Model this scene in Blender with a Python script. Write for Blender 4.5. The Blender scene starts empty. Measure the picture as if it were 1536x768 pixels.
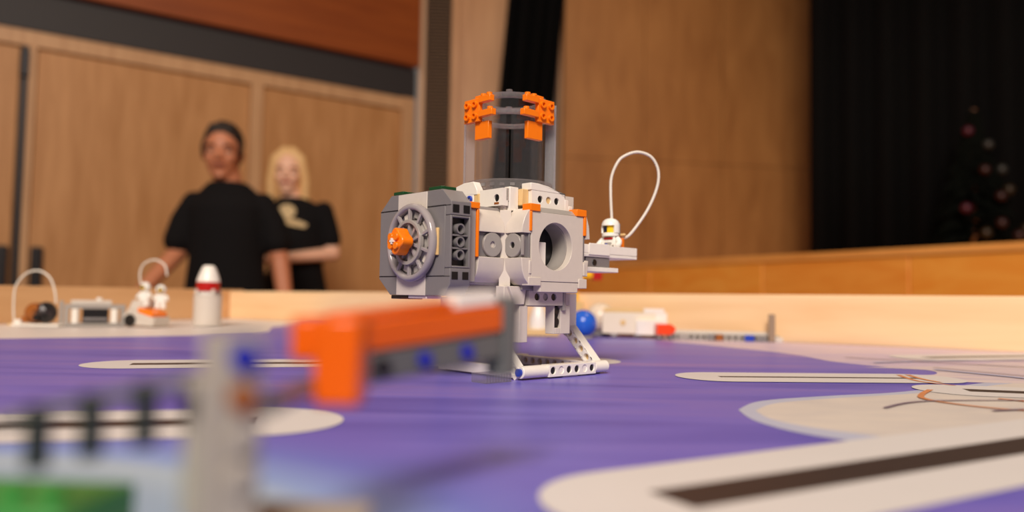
import bpy, bmesh, math, random
from mathutils import Vector, Matrix, Euler
random.seed(7)
S = bpy.context.scene
COL = S.collection
R = math.radians
def lin(r, g, b):
    f = lambda c: (c/255)/12.92 if c/255 <= .04045 else ((c/255+.055)/1.055)**2.4
    return (f(r), f(g), f(b), 1)

# ------------------------------------------------------------------ camera, world, lights, exposure
cd = bpy.data.cameras.new('camera'); cam = bpy.data.objects.new('camera', cd); COL.objects.link(cam); S.camera = cam
cd.sensor_width = 36; cd.lens = 1150/1536*36; cd.clip_start = .005; cd.clip_end = 60
_p, _r = R(2.937), R(1.0)
_f = Vector((0, math.cos(_p), math.sin(_p))); _u0 = Vector((0, -math.sin(_p), math.cos(_p)))
_rt = Vector((1, 0, 0))*math.cos(_r)+_u0*math.sin(_r); _up = -Vector((1, 0, 0))*math.sin(_r)+_u0*math.cos(_r)
cam.matrix_world = Matrix(((_rt.x, _up.x, -_f.x, 0), (_rt.y, _up.y, -_f.y, 0), (_rt.z, _up.z, -_f.z, .056), (0, 0, 0, 1)))
cd.dof.use_dof = True; cd.dof.focus_distance = .515; cd.dof.aperture_fstop = 4.0; cd.dof.aperture_blades = 0
S.cycles.transparent_max_bounces = 32
S.view_settings.view_transform = 'Standard'; S.view_settings.look = 'None'; S.view_settings.gamma = 1
S.view_settings.use_curve_mapping = False; S.view_settings.exposure = 0.0
W = bpy.data.worlds.new('world'); S.world = W; W.use_nodes = True
W.node_tree.nodes['Background'].inputs[0].default_value = (1, .89, .79, 1); W.node_tree.nodes['Background'].inputs[1].default_value = .16
def area(name, loc, target, size, power, col=(1, .80, .62), size_y=None, spread=180):
    l = bpy.data.lights.new(name, 'AREA'); l.size = size; l.energy = power; l.color = col
    l.spread = R(spread)
    if size_y: l.shape = 'RECTANGLE'; l.size_y = size_y
    o = bpy.data.objects.new(name, l); COL.objects.link(o); o.location = loc
    o.rotation_euler = (Vector(target)-Vector(loc)).to_track_quat('-Z', 'Y').to_euler(); return o
LAMPS = [((-.4, -3.4, 3.25), 1.7, 330, (1, .885, .78), 'wide square hanging lamp high above the hall behind the near end of the table'),
         ((-1.6, 2.2, 2.8), 1.1, 8, (1, .82, .62), 'unseen square fill lamp added in front of the hall doors'),  # added fill, out of view, to warm and brighten the door wall
         ((1.2, 1.3, 2.8), .8, 18, (1, .80, .58), 'small unseen square fill lamp added in front of the stage')]  # added fill, out of view, to brighten the stage side
for _l, _s, _e, _c, _t in LAMPS: area('unseen_lamp_light', _l, (_l[0]+.25, _l[1]+(4.2 if _l[1] < -1 else .8), 0), _s, _e, _c)

# ------------------------------------------------------------------ materials
MATS = {}
def base_mat(name):
    m = bpy.data.materials.new(name); m.use_nodes = True
    return m, m.node_tree, m.node_tree.nodes['Principled BSDF']
def plastic(name, rgb, rough=.28, var=.04, bump=.0, metal=0., scale=300, spec=.5):
    if name in MATS: return MATS[name]
    m, nt, b = base_mat(name)
    tc = nt.nodes.new('ShaderNodeTexCoord'); n = nt.nodes.new('ShaderNodeTexNoise'); n.inputs['Scale'].default_value = scale; n.inputs['Detail'].default_value = 3
    nt.links.new(tc.outputs['Object'], n.inputs['Vector'])
    mx = nt.nodes.new('ShaderNodeMix'); mx.data_type = 'RGBA'
    c = lin(*rgb); mx.inputs['A'].default_value = tuple(v*(1-var) for v in c[:3])+(1,); mx.inputs['B'].default_value = tuple(min(1, v*(1+var)) for v in c[:3])+(1,)
    nt.links.new(n.outputs['Fac'], mx.inputs['Factor']); nt.links.new(mx.outputs['Result'], b.inputs['Base Color'])
    b.inputs['Roughness'].default_value = rough; b.inputs['Metallic'].default_value = metal; b.inputs['Specular IOR Level'].default_value = spec
    if bump:
        bp = nt.nodes.new('ShaderNodeBump'); bp.inputs['Strength'].default_value = bump; bp.inputs['Distance'].default_value = .01
        nt.links.new(n.outputs['Fac'], bp.inputs['Height']); nt.links.new(bp.outputs['Normal'], b.inputs['Normal'])
    MATS[name] = m; return m
def wood(name, a, b_, scale=(1.2, 1.2, 14), rough=.45, stretch_axis=2, spec=.4, patch=True):
    if name in MATS: return MATS[name]
    m, nt, b = base_mat(name)
    tc = nt.nodes.new('ShaderNodeTexCoord'); mp = nt.nodes.new('ShaderNodeMapping'); mp.inputs['Scale'].default_value = scale
    nt.links.new(tc.outputs['Object'], mp.inputs['Vector'])
    n = nt.nodes.new('ShaderNodeTexNoise'); n.inputs['Scale'].default_value = 3; n.inputs['Detail'].default_value = 6; n.inputs['Distortion'].default_value = .6
    nt.links.new(mp.outputs['Vector'], n.inputs['Vector'])
    cr = nt.nodes.new('ShaderNodeValToRGB'); cr.color_ramp.elements[0].position = .3; cr.color_ramp.elements[1].position = .7
    cr.color_ramp.elements[0].color = lin(*a); cr.color_ramp.elements[1].color = lin(*b_)
    nt.links.new(n.outputs['Fac'], cr.inputs['Fac']); nt.links.new(cr.outputs['Color'], b.inputs['Base Color'])
    b.inputs['Roughness'].default_value = rough; b.inputs['Specular IOR Level'].default_value = spec
    MATS[name] = m; return m
def clear(name, tint=(250, 250, 252), refl=.12, rough=.04, milky=.01):
    if name in MATS: return MATS[name]
    m = bpy.data.materials.new(name); m.use_nodes = True; nt = m.node_tree
    for n in list(nt.nodes): nt.nodes.remove(n)
    out = nt.nodes.new('ShaderNodeOutputMaterial'); t = nt.nodes.new('ShaderNodeBsdfTransparent'); t.inputs[0].default_value = lin(*tint)
    g = nt.nodes.new('ShaderNodeBsdfGlossy'); g.inputs['Roughness'].default_value = rough
    lw = nt.nodes.new('ShaderNodeLayerWeight'); lw.inputs['Blend'].default_value = .35
    mul = nt.nodes.new('ShaderNodeMath'); mul.operation = 'MULTIPLY_ADD'; mul.inputs[1].default_value = .14; mul.inputs[2].default_value = refl*.3; mul.use_clamp = True
    nt.links.new(lw.outputs['Fresnel'], mul.inputs[0])
    mx = nt.nodes.new('ShaderNodeMixShader'); nt.links.new(mul.outputs[0], mx.inputs[0]); nt.links.new(t.outputs[0], mx.inputs[1]); nt.links.new(g.outputs[0], mx.inputs[2])
    df = nt.nodes.new('ShaderNodeBsdfDiffuse'); df.inputs[0].default_value = lin(235, 232, 232); tl = nt.nodes.new('ShaderNodeBsdfTranslucent'); tl.inputs[0].default_value = lin(235, 232, 232); ad = nt.nodes.new('ShaderNodeMixShader'); ad.inputs[0].default_value = .35
    nt.links.new(df.outputs[0], ad.inputs[1]); nt.links.new(tl.outputs[0], ad.inputs[2]); m2 = nt.nodes.new('ShaderNodeMixShader'); m2.inputs[0].default_value = milky
    nt.links.new(mx.outputs[0], m2.inputs[1]); nt.links.new(ad.outputs[0], m2.inputs[2]); nt.links.new(m2.outputs[0], out.inputs[0]); MATS[name] = m; return m
WHITE = plastic('white_plastic', (240, 234, 224)); LGREY = plastic('light_grey_plastic', (212, 202, 190))
MGREY = plastic('grey_plastic', (160, 154, 148)); DGREY = plastic('dark_grey_plastic', (124, 120, 120)); BLACK = plastic('black_plastic', (18, 18, 19))
ORANGE = plastic('orange_plastic', (255, 128, 8)); BLUE = plastic('blue_plastic', (25, 60, 175)); TAN = plastic('tan_plastic', (226, 190, 130))
GREEN = plastic('green_plastic', (52, 140, 66)); DGREEN = plastic('dark_green_plastic', (20, 70, 35)); YELLOW = plastic('yellow_plastic', (250, 190, 30))
RED = plastic('red_plastic', (178, 18, 14)); REDOR = plastic('red_orange_plastic', (240, 70, 20)); PURPLE = plastic('purple_plastic', (120, 40, 140))
SMOKE = plastic('smoky_grey_plastic', (158, 150, 150), rough=.15); BROWN = plastic('brown_plastic', (150, 85, 30)); HOSE = plastic('white_hose', (225, 218, 205), rough=.5)
CLEAR = clear('clear_plastic'); CLEARRIB = clear('clear_ribbed_plastic', (235, 232, 235), .4, .15, .1); CLEARFL = clear('clear_flange_plastic', (245, 245, 248), .2, .08, .14)

# ------------------------------------------------------------------ geometry helpers (metres; station modules pass millimetres through K)
class MB:
    def __init__(s, k=1.0): s.v = []; s.f = []; s.M = Matrix(); s.k = k
    def add(s, vs, fs):
        o = len(s.v); s.v += [tuple((s.M @ Vector(p))*s.k) for p in vs]; s.f += [tuple(i+o for i in f) for f in fs]; return s
    def box(s, x0, x1, y0, y1, z0, z1):
        x0, x1 = sorted((x0, x1)); y0, y1 = sorted((y0, y1)); z0, z1 = sorted((z0, z1))
        return s.add([(x0,y0,z0),(x1,y0,z0),(x1,y1,z0),(x0,y1,z0),(x0,y0,z1),(x1,y0,z1),(x1,y1,z1),(x0,y1,z1)],
                     [(3,2,1,0),(4,5,6,7),(0,1,5,4),(1,2,6,5),(2,3,7,6),(3,0,4,7)])
    def _ax(s, ax):
        return {'x': lambda a, b, c: (c, a, b), 'y': lambda a, b, c: (a, c, b), 'z': lambda a, b, c: (a, b, c)}[ax]
    def cyl(s, ca, cb, c0, c1, r, ax='z', n=24, r2=None):
        m = s._ax(ax); r2 = r if r2 is None else r2
        vs = [m(ca+r*math.cos(2*math.pi*i/n), cb+r*math.sin(2*math.pi*i/n), c0) for i in range(n)]+[m(ca+r2*math.cos(2*math.pi*i/n), cb+r2*math.sin(2*math.pi*i/n), c1) for i in range(n)]
        fs = [(i, (i+1) % n, n+(i+1) % n, n+i) for i in range(n)]+[tuple(range(n))[::-1], tuple(range(n, 2*n))]
        return s.add(vs, fs)
    def tube(s, ca, cb, c0, c1, ro, ri, ax='z', n=32, a0=0, a1=360):
        m = s._ax(ax); full = abs(a1-a0) >= 360; k = n if full else n+1; vs = []
        for rr, cc in ((ro, c0), (ro, c1), (ri, c1), (ri, c0)):
            for i in range(k):
                t = R(a0+(a1-a0)*i/n); vs.append(m(ca+rr*math.cos(t), cb+rr*math.sin(t), cc))
        fs = []
        for j in range(4):
            for i in range(n):
                i2 = (i+1) % k; j2 = (j+1) % 4; fs.append((j*k+i, j*k+i2, j2*k+i2, j2*k+i))
        if not full: fs += [(0, k, 2*k, 3*k), (k-1, 4*k-1, 3*k-1, 2*k-1)]
        return s.add(vs, fs)
    def lathe(s, prof, c=(0, 0, 0), n=28, ax='z', sx=1, sy=1):
        m = s._ax(ax); vs = []; k = len(prof)
        for r, h in prof:
            for i in range(n):
                t = 2*math.pi*i/n; p = m(r*math.cos(t)*sx, r*math.sin(t)*sy, h); vs.append((p[0]+c[0], p[1]+c[1], p[2]+c[2]))
        fs = [(j*n+i, j*n+(i+1) % n, (j+1)*n+(i+1) % n, (j+1)*n+i) for j in range(k-1) for i in range(n)]
        fs += [tuple(range(n))[::-1], tuple(range((k-1)*n, k*n))]
        return s.add(vs, fs)
    def ball(s, c, r, n=20, m=12, sc=(1, 1, 1)):
        return s.lathe([(max(1e-5, r*math.sin(math.pi*j/m)), -r*math.cos(math.pi*j/m)) for j in range(m+1)], (0, 0, 0), n) if c is None else s._ball(c, r, n, m, sc)
    def _ball(s, c, r, n, m, sc):
        vs = [(c[0], c[1], c[2]-r*sc[2])]; fs = []
        for j in range(1, m):
            for i in range(n):
                t = 2*math.pi*i/n; a = math.pi*j/m
                vs.append((c[0]+sc[0]*r*math.sin(a)*math.cos(t), c[1]+sc[1]*r*math.sin(a)*math.sin(t), c[2]-sc[2]*r*math.cos(a)))
        vs.append((c[0], c[1], c[2]+r*sc[2])); L = len(vs)-1
        for i in range(n):
            fs.append((0, 1+(i+1) % n, 1+i)); fs.append((L, 1+(m-2)*n+i, 1+(m-2)*n+(i+1) % n))
            for j in range(m-2): fs.append((1+j*n+i, 1+j*n+(i+1) % n, 1+(j+1)*n+(i+1) % n, 1+(j+1)*n+i))
        return s.add(vs, fs)
    def prism(s, poly, c0, c1, ax='y'):
        m = s._ax(ax); n = len(poly)
        return s.add([m(a, b, c0) for a, b in poly]+[m(a, b, c1) for a, b in poly],
                     [(i, (i+1) % n, n+(i+1) % n, n+i) for i in range(n)]+[tuple(range(n))[::-1], tuple(range(n, 2*n))])
    def holed(s, a0, a1, b0, b1, c0, c1, holes, ax='y', n=24, step=None):
        # a plate a0..a1 x b0..b1, c0..c1 thick, pierced by a row of round holes along a
        m = s._ax(ax); hs = sorted(holes); cuts = [a0]+[(hs[i][0]+hs[i+1][0])/2 for i in range(len(hs)-1)]+[a1]
        for (ca, cb, r), xa, xb in zip(hs, cuts[:-1], cuts[1:]):
            ang = sorted(set([round(2*math.pi*i/n, 6) for i in range(n)]+[round(math.atan2(bb-cb, aa-ca) % (2*math.pi), 6) for aa in (xa, xb) for bb in (b0, b1)]))
            inn = []; out = []
            for t in ang:
                dx, dy = math.cos(t), math.sin(t); inn.append((ca+r*dx, cb+r*dy)); k = 1e9
                if dx > 1e-9: k = min(k, (xb-ca)/dx)
                if dx < -1e-9: k = min(k, (xa-ca)/dx)
                if dy > 1e-9: k = min(k, (b1-cb)/dy)
                if dy < -1e-9: k = min(k, (b0-cb)/dy)
                out.append((ca+k*dx, cb+k*dy))
            q = len(ang); vs = [m(a, b, c0) for a, b in inn]+[m(a, b, c0) for a, b in out]+[m(a, b, c1) for a, b in inn]+[m(a, b, c1) for a, b in out]
            fs = []
            for i in range(q):
                j = (i+1) % q
                fs += [(i, j, q+j, q+i), (2*q+i, 3*q+i, 3*q+j, 2*q+j), (i, 2*q+i, 2*q+j, j)]
                (p0, p1) = (out[i], out[j])
                E_ = abs(a1-a0)*1e-4; edge_b = abs(p0[1]-b0) < E_ and abs(p1[1]-b0) < E_ or abs(p0[1]-b1) < E_ and abs(p1[1]-b1) < E_
                edge_a = xa == a0 and abs(p0[0]-a0) < E_ and abs(p1[0]-a0) < E_ or xb == a1 and abs(p0[0]-a1) < E_ and abs(p1[0]-a1) < E_
                if edge_a or edge_b: fs.append((q+i, q+j, 3*q+j, 3*q+i))
            s.add(vs, fs)
        return s
    def sweep(s, pts, r, n=10, closed=False):
        P = [Vector(p) for p in pts]; rs = r if isinstance(r, (list, tuple)) else [r]*len(P); vs = []; up = Vector((0, 0, 1)); prev = None
        for i, p in enumerate(P):
            t = (P[min(i+1, len(P)-1)]-P[max(i-1, 0)]).normalized()
            if prev is None:
                a = t.cross(up if abs(t.z) < .9 else Vector((1, 0, 0))).normalized()
            else: a = (prev-t*prev.dot(t)).normalized()
            prev = a; b = t.cross(a)
            for k in range(n): q = p+(a*math.cos(2*math.pi*k/n)+b*math.sin(2*math.pi*k/n))*rs[i]; vs.append(tuple(q))
        L = len(P); fs = [(j*n+i, j*n+(i+1) % n, (j+1)*n+(i+1) % n, (j+1)*n+i) for j in range(L-1) for i in range(n)]
        fs += [tuple(range(n))[::-1], tuple(range((L-1)*n, L*n))]
        return s.add(vs, fs)
    def build(s, name, mat, parent=None, bevel=0., smooth=40, loc=None, rz=0, **props):
        me = bpy.data.meshes.new(name); me.from_pydata(s.v, [], s.f); me.validate(); 
        bm = bmesh.new(); bm.from_mesh(me); bmesh.ops.remove_doubles(bm, verts=bm.verts, dist=2e-6); bmesh.ops.recalc_face_normals(bm, faces=bm.faces); bm.to_mesh(me); bm.free()
        if smooth:
            me.polygons.foreach_set('use_smooth', [True]*len(me.polygons)); me.set_sharp_from_angle(angle=R(smooth))
        me.materials.append(mat); o = bpy.data.objects.new(name, me); COL.objects.link(o)
        if parent: o.parent = parent
        if loc: o.location = loc
        o.rotation_euler.z = rz
        if bevel:
            b = o.modifiers.new('bevel', 'BEVEL'); b.width = bevel; b.segments = 2; b.limit_method = 'ANGLE'; b.angle_limit = R(40)
        for k, v in props.items(): o[k] = v
        return o
K = .001
def mm(): return MB(K)
def empty(name, loc=(0, 0, 0), rz=0, label=None, cat=None, group=None, kind=None):
    o = bpy.data.objects.new(name, None); COL.objects.link(o); o.location = loc; o.rotation_euler.z = rz; o.empty_display_size = .02
    if label: o['label'] = label
    if cat: o['category'] = cat
    if group: o['group'] = group
    if kind: o['kind'] = kind
    return o
def spline(pts, n=8):
    P = [Vector(p) for p in pts]; out = []
    for i in range(len(P)-1):
        p0, p1, p2, p3 = P[max(i-1, 0)], P[i], P[i+1], P[min(i+2, len(P)-1)]
        for k in range(n):
            t = k/n; out.append(.5*((2*p1)+(-p0+p2)*t+(2*p0-5*p1+4*p2-p3)*t*t+(-p0+3*p1-3*p2+p3)*t**3))
    out.append(P[-1]); return out

# ------------------------------------------------------------------ room shell (table top print is z = 0, hall floor is z = -0.88)
FL = -.88; CEIL = 5.0
WPALE = wood('pale_door_veneer', (186, 132, 80), (208, 154, 102), (6, 6, .7)); WFRAME = wood('door_frame_wood', (196, 150, 108), (216, 172, 128), (8, 8, .6))
WRED = wood('red_brown_wood', (136, 64, 20), (158, 80, 28), (.6, 6, 6)); WSTAGE = wood('stage_wall_veneer', (166, 110, 58), (190, 132, 74), (3, 3, .6))
WFRONT = wood('stage_front_veneer', (240, 146, 52), (252, 168, 72), (1.5, 1.5, 6)); WLIP = wood('stage_lip_wood', (228, 150, 72), (244, 170, 90), (1, 1, 8))
FLOORM = wood('hall_parquet', (110, 72, 42), (140, 95, 58), (2, 14, 2)); CEILM = plastic('ceiling_paint', (205, 190, 170), .8, scale=6)
BAND = plastic('charcoal_band_paint', (48, 44, 45), .6, scale=8); BLACKCLOTH = plastic('black_stage_cloth', (9, 8.5, 9), .95, .3, scale=20, spec=.15)
STEEL = plastic('dark_door_metal', (60, 58, 60), .35, metal=.7, scale=40); LOUVRE = plastic('louvre_brown', (138, 112, 90), .6, scale=30)
def struct(mb, name, m, **k): return mb.build(name, m, kind='structure', **k)
struct(MB().box(-6, 6, -4, 9, FL-.1, FL), 'floor', FLOORM); struct(MB().box(-6, 6, -4, 9, CEIL, CEIL+.1), 'ceiling', CEILM)
LW = empty('wall_left', (-2.72, 4.07, 0), R(34.8), kind='structure')       # local x runs along the wall, -y faces the hall
MB().box(-3.2, 2.42, .06, .2, FL, 1.46).build('wall_base', WFRAME, LW)
MB().box(-3.2, 2.44, .0, .2, 1.46, 1.665).build('charcoal_band', BAND, LW)
MB().box(-3.2, 2.44, -.05, .2, 1.68, CEIL).build('upper_cladding', WRED, LW)
MB().box(-3.2, 2.44, .012, .06, 1.37, 1.46).build('head_rail', WFRAME, LW, bevel=.004)
def door(name, x0, x1, hx):
    d = MB().box(x0, x1, .028, .075, FL+.01, 1.362).build(name, WPALE, None, bevel=.004, kind='structure'); d.parent = LW
    for q in hx:
        MB().box(q-.028, q+.028, -.004, .03, .05, .275).build('door_handle', STEEL, d, bevel=.006)
    return d
door('door_1', -1.6, .045, [.005]); door('door_2', .125, 1.28, [.165]); door('door_3', 1.36, 2.34, [])
MB().box(.055, .085, .02, .06, FL, 1.37).build('astragal', STEEL, LW); MB().box(.088, .122, .005, .06, FL, 1.37).build('jamb', WFRAME, LW, bevel=.003)
MB().box(1.283, 1.357, .005, .06, FL, 1.37).build('jamb', WFRAME, LW, bevel=.003); MB().box(2.343, 2.44, .0, .06, FL, 1.46).build('jamb', WFRAME, LW, bevel=.003)
MB().box(.048, .09, -.005, .03, 1.2, 1.34).build('door_bolt', STEEL, LW, bevel=.004)
# pillar with louvre grille beside the doors
PI_ = empty('wall_back', (-.70, 5.50, 0), R(4), kind='structure')
MB().box(0, .68, .06, .5, FL, CEIL).build('pillar_core', WFRAME, PI_)
MB().box(.0, .042, .0, .06, FL, CEIL).build('edge_strip', WFRAME, PI_, bevel=.004); MB().box(.232, .285, -.01, .06, FL, CEIL).build('edge_strip', WPALE, PI_, bevel=.004)
MB().box(.285, .66, .03, .07, FL, CEIL).build('veneer_panel', WPALE, PI_)
MB().box(.042, .232, .05, .058, FL, CEIL).build('grille_backing', STEEL, PI_)
nsl = 96; slme = None
for i in range(nsl):
    z = -.05+i*.0245
    if slme is None:
        mb = MB(); mb.M = Matrix.Rotation(R(28), 4, 'X'); mb.box(.042, .232, -.011, .011, -.0035, .0035)
        o = mb.build('grille_slat', LOUVRE, PI_, smooth=0); slme = o.data
    else: o = bpy.data.objects.new('grille_slat', slme); COL.objects.link(o); o.parent = PI_
    o.location = (0, .03, z)
# black drape in the gap, drawn aside so both edges slant
def drape(name, p0, p1, z0, z1, shift, folds, amp, m, n=90):
    a, b = Vector(p0), Vector(p1); d = b-a; nrm = Vector((d.y, -d.x, 0)).normalized(); vs = []; fs = []; rows = 7
    for j in range(rows):
        t = j/(rows-1)
        for i in range(n):
            s_ = i/(n-1); p = a+d*s_+nrm*(amp*math.sin(folds*2*math.pi*s_+.7*math.sin(9*s_)))+d.normalized()*shift*t
            vs.append((p.x, p.y, z0+(z1-z0)*t))
    fs = [(j*n+i, j*n+i+1, (j+1)*n+i+1, (j+1)*n+i) for j in range(rows-1) for i in range(n-1)]
    o = MB().add(vs, fs).build(name, m, smooth=80); sd = o.modifiers.new('thick', 'SOLIDIFY'); sd.thickness = .008; return o
o = drape('stage_drape', (-.30, 5.44, 0), (.10, 5.44, 0), FL, CEIL, .47, 4, .04, BLACKCLOTH)
o['label'] = 'narrow black drape hanging in the gap between the two wood walls'; o['category'] = 'curtain'
o = drape('stage_curtain', (1.86, 4.75, 0), (4.6, 3.6, 0), .236, CEIL, 0, 15, .045, BLACKCLOTH, 240)
o['label'] = 'wide black stage curtain at the right of the wood wall'; o['category'] = 'curtain'
RW = empty('wall_right', (.36, 5.55, 0), R(10), kind='structure')
x = 0
for i, wd in enumerate((.62, .62, .62, .5)):
    for z0, z1 in ((FL, 1.07), (1.074, CEIL)):
        MB().box(x, x+wd-.004, 0, .08, z0, z1).build('veneer_panel', WSTAGE, RW)
    x += wd
MB().box(-.02, 2.36, .08, .2, FL, CEIL).build('wall_base', WFRAME, RW)
# stage front
ang = math.atan2(2.2-4.9, 1.47-.194); L = math.hypot(1.47-.194, 2.7)
ST = empty('trim_1', (.194, 4.9, 0), ang, kind='structure')        # stage front; local x runs towards the camera on the right, -y faces the hall
MB().box(-.3, 5.2, .04, 3.2, FL, .195).build('stage_body', WFRONT, ST)
MB().box(-.3, 5.2, -.005, 3.2, .208, .236).build('stage_lip', WLIP, ST, bevel=.004)
xs = [-.3, .31, 1.17, 1.95, 2.62, 3.3, 4.0, 5.2]
for i in range(len(xs)-1):
    MB().box(xs[i]+.002, xs[i+1]-.002, .0, .04, FL, .206).build('stage_panel', WFRONT if i % 2 else wood('stage_front_veneer_b', (246, 152, 52), (254, 174, 74), (1.7, 1.7, 5)), ST, bevel=.003)
# ------------------------------------------------------------------ table, borders, printed mat
TA = R(-28); EX = Vector((math.cos(TA), math.sin(TA), 0)); EY = Vector((-EX.y, EX.x, 0))
TW = wood('table_border_pine', (234, 192, 142), (248, 214, 168), (1.2, 9, 9)); TTOP = wood('table_top_ply', (196, 160, 120), (214, 180, 140), (2, 6, 2))
table = empty('game_table', (0, 0, FL), TA, 'long pine game table with raised plank borders carrying the purple printed mat', 'table')
tz = -FL
MB().box(-1.243, 1.198, -.104, 1.115, tz-.019, tz-.0015).build('table_top', TTOP, table)
MB().box(-1.243, -1.203, -.104, 1.115, tz-.0014, tz+.0575).build('border_plank', wood('table_border_shaded_pine', (204, 156, 108), (220, 174, 126), (9, 1.2, 9)), table, bevel=.002)  # left plank: same pine as the others, its dimmer light put into the colour
MB().box(1.158, 1.198, -.104, 1.115, tz-.0014, tz+.0585).build('border_plank', TW, table, bevel=.002)
MB().add([(x, y, tz+z) for y in (1.077, 1.115) for x, z in ((-1.2028, -.0014), (1.1578, -.0014), (1.1578, .0742), (-1.2028, .0545))], [(0,1,2,3), (7,6,5,4), (0,4,5,1), (1,5,6,2), (2,6,7,3), (3,7,4,0)]).build('border_plank', TW, table, bevel=.002)
MB().box(-1.2028, 1.1578, -.104, -.066, tz-.0014, tz+.044).build('border_plank', TW, table, bevel=.002)
for lx in (-1.15, 1.1):
    for ly in (-.03, 1.03): MB().box(lx-.03, lx+.03, ly-.03, ly+.03, 0, tz-.0191).build('leg', TW, table, bevel=.003)

def mat_print():
    m, nt, b = base_mat('purple_space_print'); N = nt.nodes; Lk = nt.links
    tc = N.new('ShaderNodeTexCoord')
    def dist(cx, cy):
        v = N.new('ShaderNodeVectorMath'); v.operation = 'DISTANCE'; v.inputs[1].default_value = (cx, cy, 0); Lk.new(tc.outputs['Object'], v.inputs[0]); return v.outputs['Value']
    mp = N.new('ShaderNodeMapping'); mp.inputs['Rotation'].default_value = (0, 0, R(-14)); mp.inputs['Scale'].default_value = (1.3, 9, 1); Lk.new(tc.outputs['Object'], mp.inputs['Vector'])
    n = N.new('ShaderNodeTexNoise'); n.inputs['Scale'].default_value = 2.2; n.inputs['Detail'].default_value = 7; n.inputs['Distortion'].default_value = .8; Lk.new(mp.outputs['Vector'], n.inputs['Vector'])
    cr = N.new('ShaderNodeValToRGB'); e = cr.color_ramp.elements
    e[0].position = .28; e[0].color = lin(94, 84, 176); e[1].position = .74; e[1].color = lin(176, 134, 186)
    k = e.new(.48); k.color = lin(116, 106, 198); k = e.new(.62); k.color = lin(130, 112, 194)
    Lk.new(n.outputs['Fac'], cr.inputs['Fac'])
    mr = N.new('ShaderNodeMapRange'); mr.inputs['From Min'].default_value = .13; mr.inputs['From Max'].default_value = .228; Lk.new(dist(-.17, .10), mr.inputs['Value'])
    c2 = N.new('ShaderNodeValToRGB'); e = c2.color_ramp.elements
    e[0].position = .0; e[0].color = lin(150, 172, 196); e[1].position = 1; e[1].color = (0, 0, 0, 0)
    q = e.new(.22); q.color = lin(172, 190, 206); q = e.new(.36); q.color = lin(140, 164, 216); q = e.new(.62); q.color = lin(112, 122, 204)[:3]+(.9,)
    e[-1].color = lin(104, 96, 190)[:3]+(0,)
    Lk.new(mr.outputs['Result'], c2.inputs['Fac'])
    mx = N.new('ShaderNodeMix'); mx.data_type = 'RGBA'; Lk.new(c2.outputs['Alpha'], mx.inputs['Factor']); Lk.new(cr.outputs['Color'], mx.inputs['A']); Lk.new(c2.outputs['Color'], mx.inputs['B'])
    Lk.new(mx.outputs['Result'], b.inputs['Base Color']); b.inputs['Roughness'].default_value = .38; b.inputs['Specular IOR Level'].default_value = .35
    return m
MATM = mat_print()
mt = empty('printed_mat', (0, 0, 0), 0, 'purple space-themed printed mat with white-edged black stripes lying on the table', 'mat')
c = [EX*a+EY*b_ for a, b_ in ((-1.2015, -.064), (1.1565, -.064), (1.1565, 1.0755), (-1.2015, 1.0755))]
MB().prism([(p.x, p.y) for p in c], -.0013, 0, 'z').build('mat_sheet', MATM, mt, smooth=0)
def print_mat(name, a, b_, sc=(8, 20, 1)):
    m = wood(name, a, b_, sc, .4, spec=.35); return m
PW = plastic('print_white', (220, 216, 215), .4, .02, scale=40); PB = plastic('print_black', (58, 46, 44), .42, .05, scale=60)
lay = [0]
def flat(name, poly, m, parent=mt):
    lay[0] += 1; z = .00003+.000035*lay[0]
    return MB().prism(poly, z-.00003, z, 'z').build(name, m, parent, smooth=0)
def smooth_poly(pts, n=8):
    P = spline([(x/1000, y/1000, 0) for x, y in pts+[pts[0]]], n); return [(p.x, p.y) for p in P[:-1]]
def capsule(p0, p1, r, n=24):
    a, b_ = Vector(p0+(0,)), Vector(p1+(0,)); t = math.atan2(b_.y-a.y, b_.x-a.x); out = []
    for k in range(n+1): g = t+math.pi/2+math.pi*k/n; out.append((a.x+r*math.cos(g), a.y+r*math.sin(g)))
    for k in range(n+1): g = t-math.pi/2+math.pi*k/n; out.append((b_.x+r*math.cos(g), b_.y+r*math.sin(g)))
    return out
def stripe(p0, p1, r=.036, rb=.0085):
    a, b_ = Vector(p0+(0,)), Vector(p1+(0,)); d = (b_-a).normalized()
    flat('stripe_border', capsule(p0, p1, r), PW); q0 = a; q1 = b_; n_ = Vector((-d.y, d.x, 0))*rb
    flat('stripe_line', [tuple((q0+n_)[:2]), tuple((q0-n_)[:2]), tuple((q1-n_)[:2]), tuple((q1+n_)[:2])], PB)
CREAM = print_mat('cream_planet_print', (206, 198, 194), (222, 212, 202)); LILAC = print_mat('lilac_haze_print', (188, 172, 212), (226, 204, 202), (3, 14, 1)); PBLUE = plastic('pale_blue_print', (188, 192, 214), .4, .05, scale=30)
WHITEP = plastic('white_home_print', (232, 222, 216), .4, .03, scale=12)
def xy(p): return tuple((EX*p[0]+EY*p[1])[:2])
flat('home_area', [(-.548+.0, .827), (-.468, .880), (-.385, .948), (-.335, 1.005), (-.334, 1.06), (-.372, 1.2)]+[xy((-.98, 1.0745)), xy((-1.2005, 1.0745)), xy((-1.2005, .2))]+[(-.75, .66)], WHITEP)
flat('haze_band', smooth_poly([(150, 1085), (205, 990), (250, 905), (292, 800), (300, 705), (345, 655), (410, 690), (490, 735), (700, 720), (760, 800), (600, 900), (450, 968), (300, 1045)], 5), LILAC)
flat('planet_rim', smooth_poly([(116, 392), (140, 428), (190, 456), (238, 478), (300, 520), (380, 568), (520, 590), (600, 470), (500, 300), (330, 250), (238, 262), (170, 285), (128, 320), (114, 355)], 6), PBLUE)
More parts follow.
